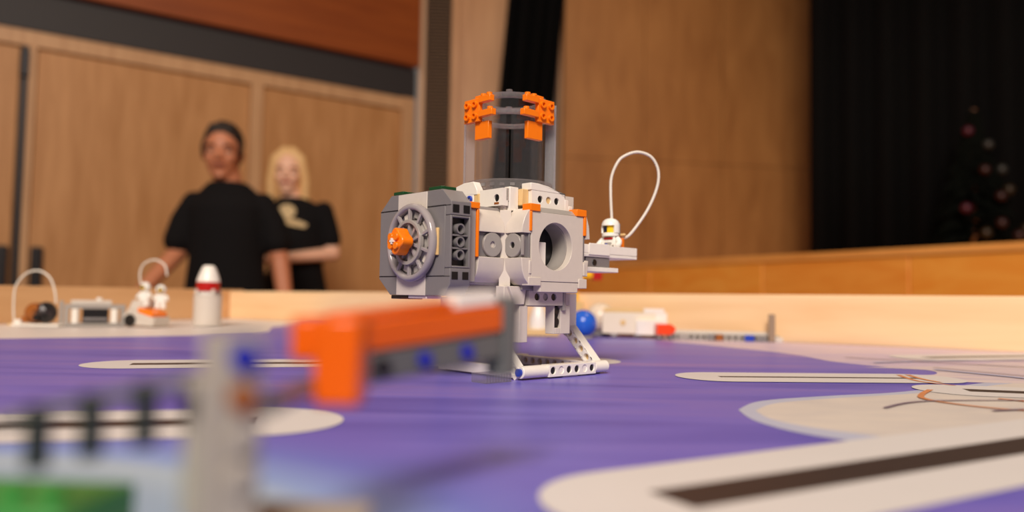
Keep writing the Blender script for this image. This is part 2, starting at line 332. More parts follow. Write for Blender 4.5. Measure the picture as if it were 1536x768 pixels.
flat('planet', smooth_poly([(124, 390), (146, 420), (194, 448), (240, 470), (302, 508), (380, 556), (510, 580), (590, 470), (490, 306), (330, 262), (244, 284), (182, 306), (142, 332), (124, 360)], 6), CREAM)
OR_ = plastic('orange_orbit_print', (214, 140, 92), .4, .1, scale=40); BL_ = plastic('slate_orbit_print', (128, 110, 130), .4, .1, scale=40); SKYP = plastic('sky_orbit_print', (170, 176, 214), .4, .1, scale=40)
def ribbon(name, pts, w, m):
    P = spline([(x/1000, y/1000, 0) for x, y in pts], 8); up = []; dn = []
    for i, p in enumerate(P):
        t = (P[min(i+1, len(P)-1)]-P[max(i-1, 0)]).normalized(); n_ = Vector((-t.y, t.x, 0))*w/2; up.append(tuple((p+n_)[:2])); dn.append(tuple((p-n_)[:2]))
    lay[0] += 1; z = .00003+.000035*lay[0]; k = len(P); vs = [(a, b_, z) for a, b_ in up]+[(a, b_, z) for a, b_ in dn]
    return MB().add(vs, [(i, i+1, k+i+1, k+i) for i in range(k-1)]).build(name, m, mt, smooth=0)
flat('star_field', smooth_poly([(300, 655), (345, 640), (330, 600), (292, 590), (290, 560), (345, 545), (420, 560), (520, 620), (620, 700), (480, 735), (400, 690)], 5), print_mat('star_field_print', (196, 180, 200), (228, 212, 206), (6, 22, 1)))
stripe((-.281, .572), (.062, .671), .034, .0075)
stripe((-.60, .205), (-.108, .333), .036, .0085)
stripe((.045, .215), (.62, .548), .0365, .0098)
stripe((.150, .553), (.300, .566), .031, .0035)
stripe((.292, .494), (.46, .455), .031, .0075)
stripe((.420, .778), (.86, 1.0-.06), .034, .0075)
ribbon('orbit_line', [(296, 588), (290, 560), (289, 540), (300, 520)], .0035, OR_); ribbon('orbit_line', [(304, 590), (299, 560), (300, 538)], .004, OR_)
ribbon('orbit_line', [(268, 492), (250, 468), (240, 448), (244, 428), (262, 408), (300, 392)], .0035, OR_); ribbon('orbit_line', [(286, 452), (300, 438), (330, 424)], .004, OR_)
ribbon('orbit_line', [(196, 404), (222, 428), (252, 440), (300, 446)], .0025, BL_); ribbon('orbit_line', [(250, 400), (300, 416), (360, 420)], .003, BL_)
ribbon('orbit_line', [(352, 640), (380, 590), (392, 560)], .007, SKYP); ribbon('orbit_line', [(362, 660), (396, 600), (410, 556)], .003, BL_); ribbon('orbit_line', [(330, 700), (420, 740), (520, 760)], .006, SKYP)
ribbon('orbit_line', [(330, 760), (420, 700), (520, 640)], .005, BL_)
#PART2
# ------------------------------------------------------------------ brick-built space station (millimetres; local x = right and away, y = left and away)
sta = empty('toy_space_station', (-.003, .549, 0), R(43), 'large grey and white brick-built space station with clear tube standing on the purple mat', 'toy model')
def P(name, mb, m, parent=sta, bevel=.00035, **k): return mb.build(name, m, parent, bevel=bevel, **k)
# core
P('core_block', mm().box(-30, 30, -29, 30, 57, 118), LGREY)
P('core_deck', mm().box(-33, 33, -33, 33, 118.2, 127), LGREY)
mb = mm(); mb.holed(-16, 16, 114.5, 126.5, -40, -33.2, [(-8, 121, 2.5), (0, 121, 2.5), (8, 121, 2.5)], 'y'); mb.box(-16, 16, -33.4, -33.2, 115, 126)
o = P('front_hole_brick', mb, WHITE, bevel=0)
for x in (-8, 8): P('hole_core', mm().cyl(x, 121, -39, -36, 2.45, 'y'), BLACK, o)  # black cores, here and in later bricks, stand in for shade inside holes
P('hole_core', mm().cyl(0, 121, -39, -36, 2.4, 'y'), TAN, o)
P('front_ledge', mm().box(-16, 22, -41, -33.2, 110, 114.3), WHITE)
P('front_step', mm().box(16.2, 20, -40, -33.2, 114.4, 123), WHITE); P('front_step', mm().box(20.2, 24, -40, -33.2, 114.4, 119), WHITE)
P('front_bow', mm().prism([(-17, 126.7), (-17, 131.5), (-10, 131.6), (0, 130.5), (9, 128.2), (17, 124.5), (17, 123.4), (16, 123.4), (16, 126.7)], -40, -31, 'y'), WHITE)
P('side_bow', mm().prism([(-36, 118), (-36, 124), (-8, 124), (9, 124), (22, 124), (22, 127), (14, 131.2), (6, 133), (-4, 133.2), (-8, 127.2), (-30, 127)][2:-1]+[(-8, 127.2)], -37, -31, 'x'), WHITE)
mb = mm(); mb.holed(-33, -10, 115, 126.5, -36, -31, [(-27, 120.2, 2.6)], 'x'); mb.box(-31.2, -31, -33, -10, 115, 126)
o = P('side_hole_brick', mb, WHITE, bevel=0); P('hole_core', mm().cyl(-27, 120.2, -35.2, -32.6, 2.5, 'x'), BLACK, o)
P('rust_label', mm().box(-36.25, -36.05, -29.5, -25, 116, 117.3), BROWN, o, bevel=0)
P('tan_brick', mm().box(-36.5, -31, -9.8, -4.5, 114, 124.5), TAN)
o = P('pin_brick', mm().box(-37, -31, -4.3, 6, 114, 125), WHITE); P('blue_pin', mm().tube(-1, 121, -38.4, -36.8, 2.6, 1.2, 'x'), BLUE, o)
P('corner_brick', mm().box(-30, -22.2, -33.5, -28, 112, 128), WHITE); P('tan_brick', mm().box(-22, -16.2, -37, -30, 116, 127), TAN); P('corner_brick', mm().box(-33, -30.2, -31, -22, 112, 127), LGREY)
P('corner_column', mm().prism([(-35.5, -30), (-30.2, -35.5), (-28.5, -33), (-33, -28.5)], 40, 112, 'z'), LGREY)
P('corner_base', mm().box(-36, -28, -36, -28, 40, 62), LGREY)
# clear tube and orange clips
o = P('clear_collar', mm().tube(0, 0, 128.5, 135.5, 31, 25.5, 'z', 56), CLEARRIB, bevel=0)
for i in range(28):
    a = 2*math.pi*i/28; mbx = mm(); mbx.M = Matrix.Rotation(a, 4, 'Z'); mbx.box(31.05, 31.9, -1.6, 1.6, 130.6, 132.6); P('collar_tooth', mbx, CLEARRIB if i % 3 else DGREY, o, bevel=0)
for a in (-45, 135):
    mb = mm(); mb.tube(0, 0, 135.5, 183, 25.2, 24.0, 'z', 28, a-86, a+86); P('clear_half_tube', mb, CLEAR, bevel=0)
for a in (-45, 135):
    mb = mm(); mb.M = Matrix.Rotation(R(a), 4, 'Z'); mb.box(25.4, 33.2, -2.2, -1.2, 131, 193 if a < 0 else 186); mb.box(31.8, 33.2, -1.1, 1.6, 131, 193 if a < 0 else 186); P('clear_flange', mb, CLEARFL, bevel=0)
P('clear_ring', mm().tube(0, 0, 182, 184.4, 27, 21, 'z', 56), CLEARRIB, bevel=0); P('clear_ring', mm().tube(0, 0, 193.6, 196.6, 26, 20, 'z', 56), CLEARRIB, bevel=0)
P('clear_half_tube', mm().tube(0, 0, 184.5, 193.5, 24.4, 23.4, 'z', 48), CLEAR, bevel=0)
for z in (196.6, 184.4): mb = mm(); mb.M = Matrix.Rotation(R(225), 4, 'Z'); P('clear_stud', mb.cyl(24, 0, z, z+1.7, 2.3, 'z', 16), CLEARRIB, bevel=0)
def clip(side):
    o = mm()
    for z0, z1 in ((177, 193.6),): o.box(-28.6, -25.2, .3, 16.6, z0, z1)
    if side == 'y': T = Matrix(((0, 1, 0, -1.2), (1, 0, 0, 0), (0, 0, 1, 0), (0, 0, 0, 1)))
    else: T = Matrix()
    def mk(): q = mm(); q.M = T; return q
    if side == 'x': sgn = lambda a, b: (a, b)
    pl = mk().box(-29.4, -26.2, .3, 16.6, 177, 193.6); p = P('orange_clip', pl, ORANGE)
    for y in (4.4, 12.5):
        for z in (181.2, 189.4): P('stud', mk().tube(y, z, -31.2, -29.5, 2.45, 1.35, 'x', 20), ORANGE, p, bevel=0)
    P('clip_arm', mk().box(-30.5, -26.2, -12, .1, 189.6, 194), ORANGE, p); P('clip_arm', mk().box(-30.5, -26.2, -14, .1, 179.6, 184), ORANGE, p)
    P('clip_arm', mk().box(-26.1, -22, .3, 9, 192.5, 196.5), ORANGE, p)
    for y, z in ((-9, 194.1), (-3, 194.1), (-10, 184.1)): P('stud', mk().cyl(-28.3, y, z, z+1.6, 2.1, 'z', 16), ORANGE, p, bevel=0)
    P('clip_tab', mk().box(-27, -23.5, -7, 7.4, 164.6, 177), ORANGE, p)
clip('x'); clip('y')
# hatch module (faces right and towards the camera)
hx, hz, hr = -1.5, 89, 16
P('hatch_panel', mm().holed(-24.4, 25.6, 65.5, 111, -49, -44, [(hx, hz, hr)], 'y', 48), LGREY, bevel=.0002)
P('hatch_frame', mm().holed(-24, 26, 65.5, 113, -43.9, -31, [(hx, hz, hr+.2)], 'y', 48), LGREY, bevel=0)
P('hatch_liner', mm().tube(hx, hz, -43.8, -31, hr+.1, hr-.7, 'y', 48), MGREY, bevel=0)
P('hatch_back', mm().cyl(hx, hz, -30.8, -30.2, hr, 'y', 48), BLACK, bevel=0)
P('hatch_lamp_box', mm().box(-12, -4, -42, -31, 76, 92), WHITE)
P('hatch_sill', mm().prism([(-48.8, 111.1), (-45, 114.8), (-41, 114.8), (-41, 111.1)], -24, 25.4, 'x'), MGREY)
P('hatch_tab', mm().box(-15.5, 21, -48.6, -42, 58.5, 65.3), LGREY)
for x0, x1, xs0, xs1 in ((-26.6, -17.5, -26.6, -24.8), (18, 28, 25.8, 28)):
    o = P('orange_bracket', mm().box(x0, x1, -50, -42, 111.2, 116), ORANGE); P('bracket_strip', mm().box(xs0, xs1, -50, -45, 98, 111), ORANGE, o)
    P('dark_seam', mm().box(xs0+.2, xs1-.2, -48.4, -45, 79, 97.8), DGREY); P('side_strip', mm().box(xs0, xs1, -49.6, -44, 70.2, 78.8), LGREY)
P('corner_foot', mm().box(-27, -15.7, -49.5, -43, 62.5, 68), TAN if False else LGREY); P('corner_foot', mm().box(21.2, 29.5, -49.5, -43, 61.5, 68), LGREY); P('corner_foot', mm().box(25.8, 31, -48.6, -40, 70, 80), LGREY)
P('side_bow', mm().prism([(28.2, 96), (32.6, 96), (31.6, 105), (28.6, 113), (28.2, 113)], -49, -31, 'y'), LGREY); P('side_bow', mm().prism([(28.2, 70), (31.6, 74), (32.6, 81), (28.2, 81)], -48, -31, 'y'), LGREY)
up = [(-33.2, 96.5), (-32.6, 101.5), (-30.8, 106.5), (-28.2, 110.6), (-24.6, 113.4), (-24.6, 96.5)]
dn = [(-24.6, 80.4), (-24.6, 62.6), (-27.6, 64.2), (-30.4, 67.5), (-32.4, 72.5), (-33.2, 80.4)]
P('petal_bow', mm().prism(up, -49, -33, 'y'), LGREY, smooth=30); P('petal_bow', mm().prism(dn, -49, -33, 'y'), LGREY, smooth=30)
P('petal_core', mm().box(-30.6, -24.6, -47, -33, 80.6, 96.3), DGREY)
o = P('round_plate', mm().tube(-39.5, 88.6, -32.8, -30.8, 7.9, 2.0, 'x', 32), MGREY); P('plate_eye', mm().cyl(-39.5, 88.6, -31.6, -31, 1.95, 'x', 16), BLACK, o, bevel=0)
P('petal_clip', mm().box(-33, -30.8, -49, -47.7, 82, 95), MGREY)
# left petals belong to the dark module's neck
P('module_neck', mm().box(-66.8, -31, -27, 27, 63, 113.5), MGREY)
P('petal_bow', mm().prism(up, -56, -33.6, 'x'), LGREY, smooth=30); P('petal_bow', mm().prism(dn, -56, -33.6, 'x'), LGREY, smooth=30)
P('petal_core', mm().box(-55, -33.6, -30.6, -27.2, 80.6, 96.3), DGREY)
o = P('round_plate', mm().tube(-43.5, 88.6, -32.8, -30.8, 7.9, 2.0, 'y', 32), MGREY); P('plate_eye', mm().cyl(-43.5, 88.6, -31.6, -31, 1.95, 'y', 16), LGREY, o, bevel=0)
o = P('orange_bracket', mm().box(-66, -56.4, -34.5, -27, 110.6, 114.6), ORANGE); P('bracket_strip', mm().box(-58.2, -56.4, -34, -30, 80, 110.4), ORANGE, o)
P('neck_plate', mm().box(-66.5, -58.4, -33, -27.2, 64, 110.4), MGREY)
# dark module: layers of bricks on their sides
o = P('module_top', mm().prism([(-38.4, 104.6), (-38.4, 113), (-29.6, 121), (26, 121), (38.4, 110.9), (-33, 110.9), (-33, 104.6)], -83, -67, 'x'), DGREY)
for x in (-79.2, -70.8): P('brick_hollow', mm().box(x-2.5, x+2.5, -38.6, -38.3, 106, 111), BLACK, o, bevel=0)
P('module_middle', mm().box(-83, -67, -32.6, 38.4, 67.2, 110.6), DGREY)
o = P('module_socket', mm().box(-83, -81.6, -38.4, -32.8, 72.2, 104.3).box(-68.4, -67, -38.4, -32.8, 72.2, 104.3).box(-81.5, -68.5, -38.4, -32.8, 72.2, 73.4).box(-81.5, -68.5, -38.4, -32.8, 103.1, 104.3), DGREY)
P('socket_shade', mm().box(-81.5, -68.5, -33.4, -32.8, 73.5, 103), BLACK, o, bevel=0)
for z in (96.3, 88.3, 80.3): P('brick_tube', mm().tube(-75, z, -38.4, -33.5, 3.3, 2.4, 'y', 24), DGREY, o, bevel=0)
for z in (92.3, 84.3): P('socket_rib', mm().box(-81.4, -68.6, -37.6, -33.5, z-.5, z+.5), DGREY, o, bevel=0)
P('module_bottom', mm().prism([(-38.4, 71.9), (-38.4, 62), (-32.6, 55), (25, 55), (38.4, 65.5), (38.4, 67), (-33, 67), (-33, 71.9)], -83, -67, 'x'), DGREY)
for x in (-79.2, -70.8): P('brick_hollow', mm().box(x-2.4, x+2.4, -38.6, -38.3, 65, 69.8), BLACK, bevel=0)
P('grey_stripe', mm().box(-83.6, -83.05, -14.5, 17, 55, 120.6), LGREY, bevel=.0002)
for z in (110.6, 67): P('brick_seam', mm().box(-83.12, -82.9, 17.2, 38.2, z-.2, z+.2).box(-83.12, -82.9, -38.3, -14.7, z-.2, z+.2), BLACK, bevel=0)
P('green_plate', mm().box(-82, -70, 14, 25, 121.1, 123.4), DGREEN); P('green_plate', mm().box(-82, -70, -27, -14, 121.1, 123.4), DGREEN)
P('black_plate', mm().box(-82, -70, 6, 25, 52.4, 54.9), BLACK); P('white_plate', mm().box(-82, -70, -14, 5.6, 53, 54.9), WHITE)
P('tan_tile', mm().box(-84.6, -83.1, -27.6, -25.2, 80, 97), TAN)
# spoked wheel and orange knob
wy, wz = -2.5, 88.5
whl = P('spoked_wheel', mm().lathe([(24, -83.8), (25, -85), (25, -87.4), (24, -88.8), (22, -89.2), (20.6, -88.4), (20.2, -86.4), (20.6, -84)], (0, wy, wz), 56, 'x'), SMOKE, bevel=0) if False else None
mb = mm(); pr = [(24, -83.8), (25, -85), (25, -87.4), (24, -88.8), (22.3, -89.2), (21.2, -88.4), (20.8, -86.4), (21.2, -84)]; n = 56
vs = [(h, wy+r*math.cos(2*math.pi*i/n), wz+r*math.sin(2*math.pi*i/n)) for r, h in pr for i in range(n)]
whl = P('spoked_wheel', mb.add(vs, [(j*n+i, j*n+(i+1) % n, ((j+1) % 8)*n+(i+1) % n, ((j+1) % 8)*n+i) for j in range(8) for i in range(n)]), SMOKE, bevel=0, smooth=60)
P('inner_ring', mm().tube(wy, wz, -90, -87, 14.5, 12.2, 'x', 48), MGREY, whl, bevel=.0003)
P('wheel_disc', mm().tube(wy, wz, -84.6, -83.7, 21, 15, 'x', 48), DGREY, whl, bevel=0)
P('wheel_dish', mm().cyl(wy, wz, -86.4, -83.7, 12, 'x', 40, 15), MGREY, whl, bevel=0)
for i in range(10):
    mb = mm(); mb.M = Matrix.Translation((0, wy, wz)) @ Matrix.Rotation(2*math.pi*i/10+.3, 4, 'X'); mb.box(-88.6, -86.4, 4, 21.6, -.95, .95); P('spoke', mb, SMOKE, whl, bevel=.0002)
for i in range(10):
    mb = mm(); mb.M = Matrix.Translation((0, wy, wz)) @ Matrix.Rotation(2*math.pi*i/10+.614, 4, 'X'); mb.box(-85.6, -84.7, 15.6, 19.6, -3.6, 3.6); P('wheel_tile', mb, LGREY if i % 2 else MGREY, whl, bevel=.0002)
ky, kz = -2.2, 88.6
kn = []
for i in range(48):
    t = 2*math.pi*i/48; r = 7.6+1.0*math.cos(4*t); kn.append((ky+r*math.cos(t), kz+r*math.sin(t)))
knob = P('orange_knob', mm().prism(kn, -99, -90.2, 'x'), ORANGE, bevel=.0008)
for a in range(4): P('knob_stud', mm().cyl(ky+4*math.cos(R(45+90*a)), kz+4*math.sin(R(45+90*a)), -100.8, -99, 2.4, 'x', 18), ORANGE, knob, bevel=.0003)
P('white_axle_end', mm().box(-101.6, -99, ky-1.9, ky+1.9, kz-.6, kz+.6).box(-101.5, -99, ky-.6, ky+.6, kz-1.9, kz+1.9), WHITE, knob, bevel=0)
# underside frame
mb = mm().holed(-17, 15.5, 49.5, 59.5, -40, -34, [(-9.5, 55.3, 2.5), (-1.5, 55.3, 2.5), (6.5, 55.3, 2.5)], 'y'); mb.box(-17, 15.5, -34.2, -34, 50, 59)
o = P('lower_hole_brick', mb, LGREY, bevel=0)
for x in (-9.5, 6.5): P('hole_core', mm().cyl(x, 55.3, -39, -36.5, 2.45, 'y'), BLACK, o)
P('hole_core', mm().cyl(-1.5, 55.3, -39, -36.5, 2.4, 'y'), MGREY, o)
P('lower_plate', mm().box(-24, 19, -40.4, -28, 59.7, 63), MGREY); P('lower_plate', mm().box(15.7, 18.6, -40.4, -30, 46, 59.6), MGREY)
P('inverted_slope', mm().prism([(-34, 62), (-18, 62), (-20, 50), (-28, 50)], -38.5, -30, 'y'), LGREY)
P('base_beam', mm().box(-40, -31, -28, 18, 44, 54.5), WHITE); P('base_beam', mm().box(-30.8, 30, 20, 30, 46, 56.8), LGREY); P('base_beam', mm().box(22, 30, -28, 19.8, 48, 56.8), LGREY)
for y in (-22, -14, -6): P('stud', mm().cyl(-35.5, y, 54.5, 56.2, 2.4, 'z', 16), WHITE, bevel=0)
P('left_column', mm().box(-23, -15.6, -37.4, -30, 25, 49.3), LGREY)
_c = mm(); _c.M = Matrix.Translation((3.2, 0, 0)); col = P('slotted_column', _c.box(5.4, 6.6, -38, -30, 30, 49.3).box(12.4, 22, -38, -30, 30, 49.3).box(6.8, 12.2, -38, -30, 30, 34.2).box(6.8, 12.2, -33, -30, 34.3, 49.3), LGREY)
P('axle_pin', mm().cyl(12.7, 46, -36.9, -33.1, 2.6, 'y', 16), BLACK, col, bevel=0); P('axle_pin', mm().cyl(12.7, 38.4, -36.9, -33.1, 2.6, 'y', 16), BLACK, col, bevel=0); P('axle_pin', mm().box(10.2, 15.2, -35.4, -33.1, 34.4, 49.2), BLACK, col, bevel=0)
# bent side arms, foot beams
def bent(x0, x1, zt, name='bent_arm'):
    # vertical from zt to the bend at (y=-4, z=31), then 45 degrees down and towards -y
    o = P(name, mm().prism([(-9, zt), (-9, 29.2), (-5.5, 25.5), (2.2, 29.5), (2.2, 34), (-1, 35.5), (-1, zt)], x0, x1, 'x'), WHITE, bevel=.0005)
    mb = mm(); mb.M = Matrix.Translation((0, -20.2, 17.2)) @ Matrix.Rotation(R(45), 4, 'X')
    hs = [(-16+8*i, 0, 2.5) for i in range(5)]
    mb.holed(-21, 22.5, -4.1, 4.1, x0, x1, hs, 'x'); q = P('arm_beam', mb, WHITE, o, bevel=.0003)
    mb = mm(); mb.M = Matrix.Translation((0, -20.2, 17.2)) @ Matrix.Rotation(R(45), 4, 'X'); mb.box((x0+x1)/2-.6, (x0+x1)/2+.6, -20.8, 22, -3.9, 3.9); P('arm_web', mb, TAN, o, bevel=0)
    return o
bent(56.2, 64, 58); bent(-21.8, -15.2, 49, 'bent_arm')
P('arm_tie', mm().box(30.2, 64, -9, -1, 58.2, 64), WHITE)
fb = P('foot_beam', mm().holed(3.2, 51.4, 1.0, 9.2, -40, -32, [(7.2+8*i, 5.3, 2.5) for i in range(6)], 'y', 20), WHITE, bevel=.0003)
for i in range(6): P('hole_core', mm().cyl(7.2+8*i, 5.3, -38.9 if i not in (1, 4) else -39.3, -36, 2.45, 'y', 16), WHITE if i in (1, 4) else BLACK, fb, bevel=0)
P('foot_end', mm().cyl(-36, 5.2, -20.5, 3.1, 4.2, 'x', 24), WHITE, fb); P('foot_end', mm().cyl(-36, 5.4, 51.5, 66, 4.3, 'x', 24), WHITE, fb)
P('blue_pin', mm().cyl(-36, 5.2, -22.6, -20.5, 2.6, 'x', 16), BLUE, fb, bevel=0); P('foot_pad', mm().box(18, 33, -39, -33, .05, .95), LGREY, fb)
hb = mm().holed(-31.5, 42, 1.2, 8.2, 56, 63, [(-26+8*i, 4.6, 2.4) for i in range(9)], 'x', 16); fb2 = P('foot_side_beam', hb, WHITE, bevel=.0003)
P('beam_web', mm().box(59, 60, -31, 41.6, 1.4, 8), TAN, fb2, bevel=0)
P('rear_foot', mm().box(-22, 64, 42.2, 50, 1, 9), WHITE); P('rear_leg', mm().box(-22, -15, 42, 49, 9.2, 45.8).box(-22, -15, 31, 49, 46, 54), LGREY); P('rear_leg', mm().box(15, 22, 42, 49, 9.2, 45.8).box(15, 22, 31, 49, 46, 54), LGREY)
P('cross_foot', mm().box(-21.5, -15.5, -31.5, 42, 1.2, 8.2), WHITE)
o = P('clear_ribbed_plate', mm().box(-52, -30, -38, -24, .1, 6), CLEARRIB, bevel=0)
for i in range(9): P('clear_rib', mm().box(-51.5+2.4*i, -50.4+2.4*i, -38.9, -38.05, .6, 5.4), CLEARRIB, o, bevel=0)
# crew tray on the far side
P('tray_bracket', mm().box(30.2, 60, -14, 8, 75, 86), LGREY)
tr = P('tray', mm().box(33.5, 121, -22, 10, 86.2, 88.6), WHITE)
P('tray_wall', mm().box(33.5, 121, -22, -20, 88.8, 95.4), WHITE, tr); P('tray_wall', mm().box(33.5, 121, 8, 10, 88.8, 95.4), WHITE, tr)
P('tray_wall', mm().box(119, 121, -19.8, 7.8, 88.8, 95.4), WHITE, tr); P('tray_wall', mm().box(33.5, 35.5, -19.8, 7.8, 88.8, 95.4), WHITE, tr)
P('tray_lip', mm().box(62, 86, -23, -22.1, 87.6, 96.4), WHITE, tr)
o = P('smoky_block', mm().box(61, 88, -21, -4, 78.6, 86), DGREY); P('block_pin', mm().cyl(70, 82, -21.6, -21.05, 2.4, 'y'), BLACK, o)
P('tray_floor_plate', mm().box(58, 97, -22.5, 2, 75, 78.5), WHITE)

# ------------------------------------------------------------------ toy astronaut seated in the tray
ax_, ay_ = 104.5, -8
def w2(x, y, z): v = Matrix.Translation((-.003, .549, 0)) @ Matrix.Rotation(R(43), 4, 'Z') @ Vector((x*K, y*K, z*K)); return v
ast = empty('toy_astronaut', tuple(w2(ax_, ay_, 88.7)), R(-38), 'small white-suited toy astronaut with white hose loop sitting in the white tray', 'toy figure')
def Q(name, mb, m, parent=ast, bevel=.0004, **k): return mb.build(name, m, parent, bevel=bevel, **k)
SUIT = plastic('suit_white', (240, 238, 230)); SKINY = plastic('figure_yellow', (250, 205, 40)); VIS = plastic('visor_navy', (20, 30, 60), .1)
ts = Q('torso', mm().add([(-7, -3.6, 4), (7, -3.6, 4), (7, 3.6, 4), (-7, 3.6, 4), (-5.2, -3.2, 16), (5.2, -3.2, 16), (5.2, 3.2, 16), (-5.2, 3.2, 16)], [(3,2,1,0),(4,5,6,7),(0,1,5,4),(1,2,6,5),(2,3,7,6),(3,0,4,7)]), SUIT)
Q('chest_panel', mm().box(-3.4, 3.2, -4.2, -3.3, 5.5, 11), MGREY, ts); Q('chest_band', mm().box(-4, 4, -4.1, -3.0, 13.2, 15), RED, ts); Q('chest_button', mm().box(-2.4, -.4, -4.5, -4.2, 8.4, 10), BLUE, ts, bevel=0)
Q('hips', mm().box(-7, 7, -3.8, 3.8, .2, 3.9), SUIT)
for s_ in (-1, 1): Q('leg', mm().box(s_*3.8-3.2, s_*3.8+3.2, -15, -3.9, .2, 6), SUIT)
for s_ in (-1, 1):
    a = Q('arm', mm().sweep(spline([(s_*6.2, 0, 14), (s_*8.6, -1, 11.5), (s_*9.4, -4, 8.6), (s_*9.2, -8.5, 7)], 4), 2.2, 12), SUIT, bevel=0); Q('hand', mm().tube(s_*9.2, 7, -12, -8.6, 2.2, 1.1, 'y', 14, -50, 230), WHITE, a, bevel=0)
hd = Q('head', mm().cyl(0, 0, 16.3, 25.5, 5, 'z', 24), SKINY, bevel=.001)
Q('helmet', mm().tube(0, 0, 15.8, 17.6, 6.2, 4.9, 'z', 32).lathe([(6.9, 18), (7.4, 20.5), (7.2, 24)], n=4) if False else mm().tube(0, 0, 15.8, 18.6, 6.9, 5.1, 'z', 32), SUIT, hd)
mb = mm(); vs = []; fs = []; nn, mmn = 28, 9
Q('helmet_shell', mm().tube(0, 0, 18.6, 24.4, 7.3, 5.3, 'z', 28, -35, 215).lathe([(7.3, 24.4), (7.1, 26), (6.2, 28), (4.4, 29.6), (2, 30.4), (.01, 30.6)], n=28), SUIT, hd, bevel=0, smooth=60)
Q('visor', mm().tube(0, 0, 19.2, 23.8, 5.9, 5.2, 'z', 10, 222, 268), VIS, hd, bevel=0); Q('helmet_back', mm().tube(0, 0, 17, 26, 7.7, 7.2, 'z', 16, 20, 110), DGREY, hd, bevel=0)
Q('air_tank', mm().box(-4.6, 4.6, 3.9, 8.5, 4, 16.4), LGREY); Q('tank_valve', mm().box(4.8, 8.2, 4.2, 8, 4, 14.6), ORANGE); Q('tank_arm', mm().box(-2, 10, 5, 7.2, 16.6, 18.4), TAN)
ai = (ast.matrix_basis if False else Matrix.Translation(ast.location) @ Matrix.Rotation(R(-38), 4, 'Z')).inverted()
LOOP = [(.0795, .612, .1175), (.0785, .613, .138), (.0790, .614, .152), (.083, .614, .163), (.0885, .615, .1695), (.0995, .615, .1735), (.1105, .616, .1705), (.1165, .617, .162), (.1175, .617, .151), (.114, .617, .138), (.1065, .616, .123), (.0945, .615, .1065), (.0885, .618, .1035)]
mb = MB(); mb.sweep([ai @ p for p in spline(LOOP, 8)], .00115, 10); Q('hose_loop', mb, HOSE, bevel=0, smooth=80)
#PART3
# ------------------------------------------------------------------ blurred lift model close to the camera
OR2 = plastic('deep_orange_plastic', (224, 92, 3)); GR2 = plastic('stone_grey_plastic', (168, 160, 150)); GR3 = plastic('slate_grey_plastic', (96, 98, 98)); BL2 = plastic('pin_blue', (12, 30, 165))
mm = lambda: MB(.79*K)
lift = empty('toy_lift', (-.0472, .131, .0118), 0, 'blurred close-up grey brick post carrying a slanted orange-topped arm', 'toy model')
def F(name, mb, m, parent=lift, bevel=.0004, **k): return mb.build(name, m, parent, bevel=bevel, **k)
F('base_plate', mm().box(-14, 14, -12, 16, -14.8, -11.8), GR2); F('cross_bar', mm().box(-4, 26, 5.2, 31, -6, 3.2), GR2)
mb = mm(); mb.M = Matrix.Rotation(R(45), 4, 'Z'); post = F('post', mb.box(-4.8, 4.8, -4.8, 4.8, -11.7, 47), GR2)
for z, m in ((42, BL2), (33.5, BROWN), (25, GR2), (17, GR2)):
    mb = mm(); mb.M = Matrix.Rotation(R(45), 4, 'Z'); F('pin', mb.cyl(0, z, -6.4, -4.9, 3.0, 'y', 20), m, post, bevel=0)
mb = mm(); mb.M = Matrix.Rotation(R(45), 4, 'Z'); F('side_beam', mb.box(-8.4, -5, -4.6, 4.6, 8, 38), GR2, post)
mb = mm(); mb.M = Matrix.Rotation(R(45), 4, 'Z'); F('axle_hole', mb.box(-8.8, -8.4, -2, 4, 29, 35), BLACK, post, bevel=0)
a = Vector((-52, 4, 26.5)); b_ = Vector((-7, 4, 37.0)); mb = mm(); mb.sweep([a, b_], 1.5, 12); rail = F('rail', mb, GR3, bevel=0)
for t in (.19, .45, .71, .95):
    p = a.lerp(b_, t); F('rail_peg', mm().box(p.x-2, p.x+2, p.y-2, p.y+2, p.z-12.5, p.z+1.8), plastic('peg_green_black', (34, 44, 40)), rail)
# arm: from the orange block beside the post to the grey end piece in front of the station
arm = empty('lift_arm', (0, 0, 0)); arm.parent = lift
d = Vector((41.6, 52, 0)).normalized(); n_ = Vector((d.y, -d.x, 0))
def arm_box(s0, s1, t0, t1, z0, z1, rise=.075):
    o = Vector((13.5, 66, 0)); mb = mm(); vs = []
    for s_, t, z in ((s0,t0,z0),(s1,t0,z0),(s1,t1,z0),(s0,t1,z0),(s0,t0,z1),(s1,t0,z1),(s1,t1,z1),(s0,t1,z1)):
        p = o+d*s_-n_*t; vs.append((p.x, p.y, z+rise*s_))
    return mb.add(vs, [(3,2,1,0),(4,5,6,7),(0,1,5,4),(1,2,6,5),(2,3,7,6),(3,0,4,7)])
ob = F('orange_block', mm().box(8.4, 20.8, 34, 48, 26.4, 49.5), OR2, arm, bevel=.001); F('block_side', mm().box(1.2, 8.2, 38, 50, 37.5, 49.3), OR2, arm, bevel=.001)
F('block_axle', mm().cyl(28, 6, 0, 0, 1, 'x') if False else mm().sweep([(6.5, 5.4, 31), (6.8, 40, 31)], 2.4, 12), GR3, arm, bevel=0)
F('orange_rail', arm_box(-12, 66, -3, 5, 37.8, 47.5), OR2, arm, bevel=.0008); F('orange_cap', arm_box(-9, 40, -2.5, 4.5, 47.6, 50.6), OR2, arm, bevel=.0008)
F('white_brick', arm_box(42, 63, -2, 5, 47.7, 53), WHITE, arm)
gb = F('grey_beam', arm_box(-6, 66, -2.4, 5, 28, 37.6), GR3, arm, bevel=.0008)
F('grey_end_piece', arm_box(66.2, 74, -4, 6, 21, 50), GR3, arm, bevel=.0008)
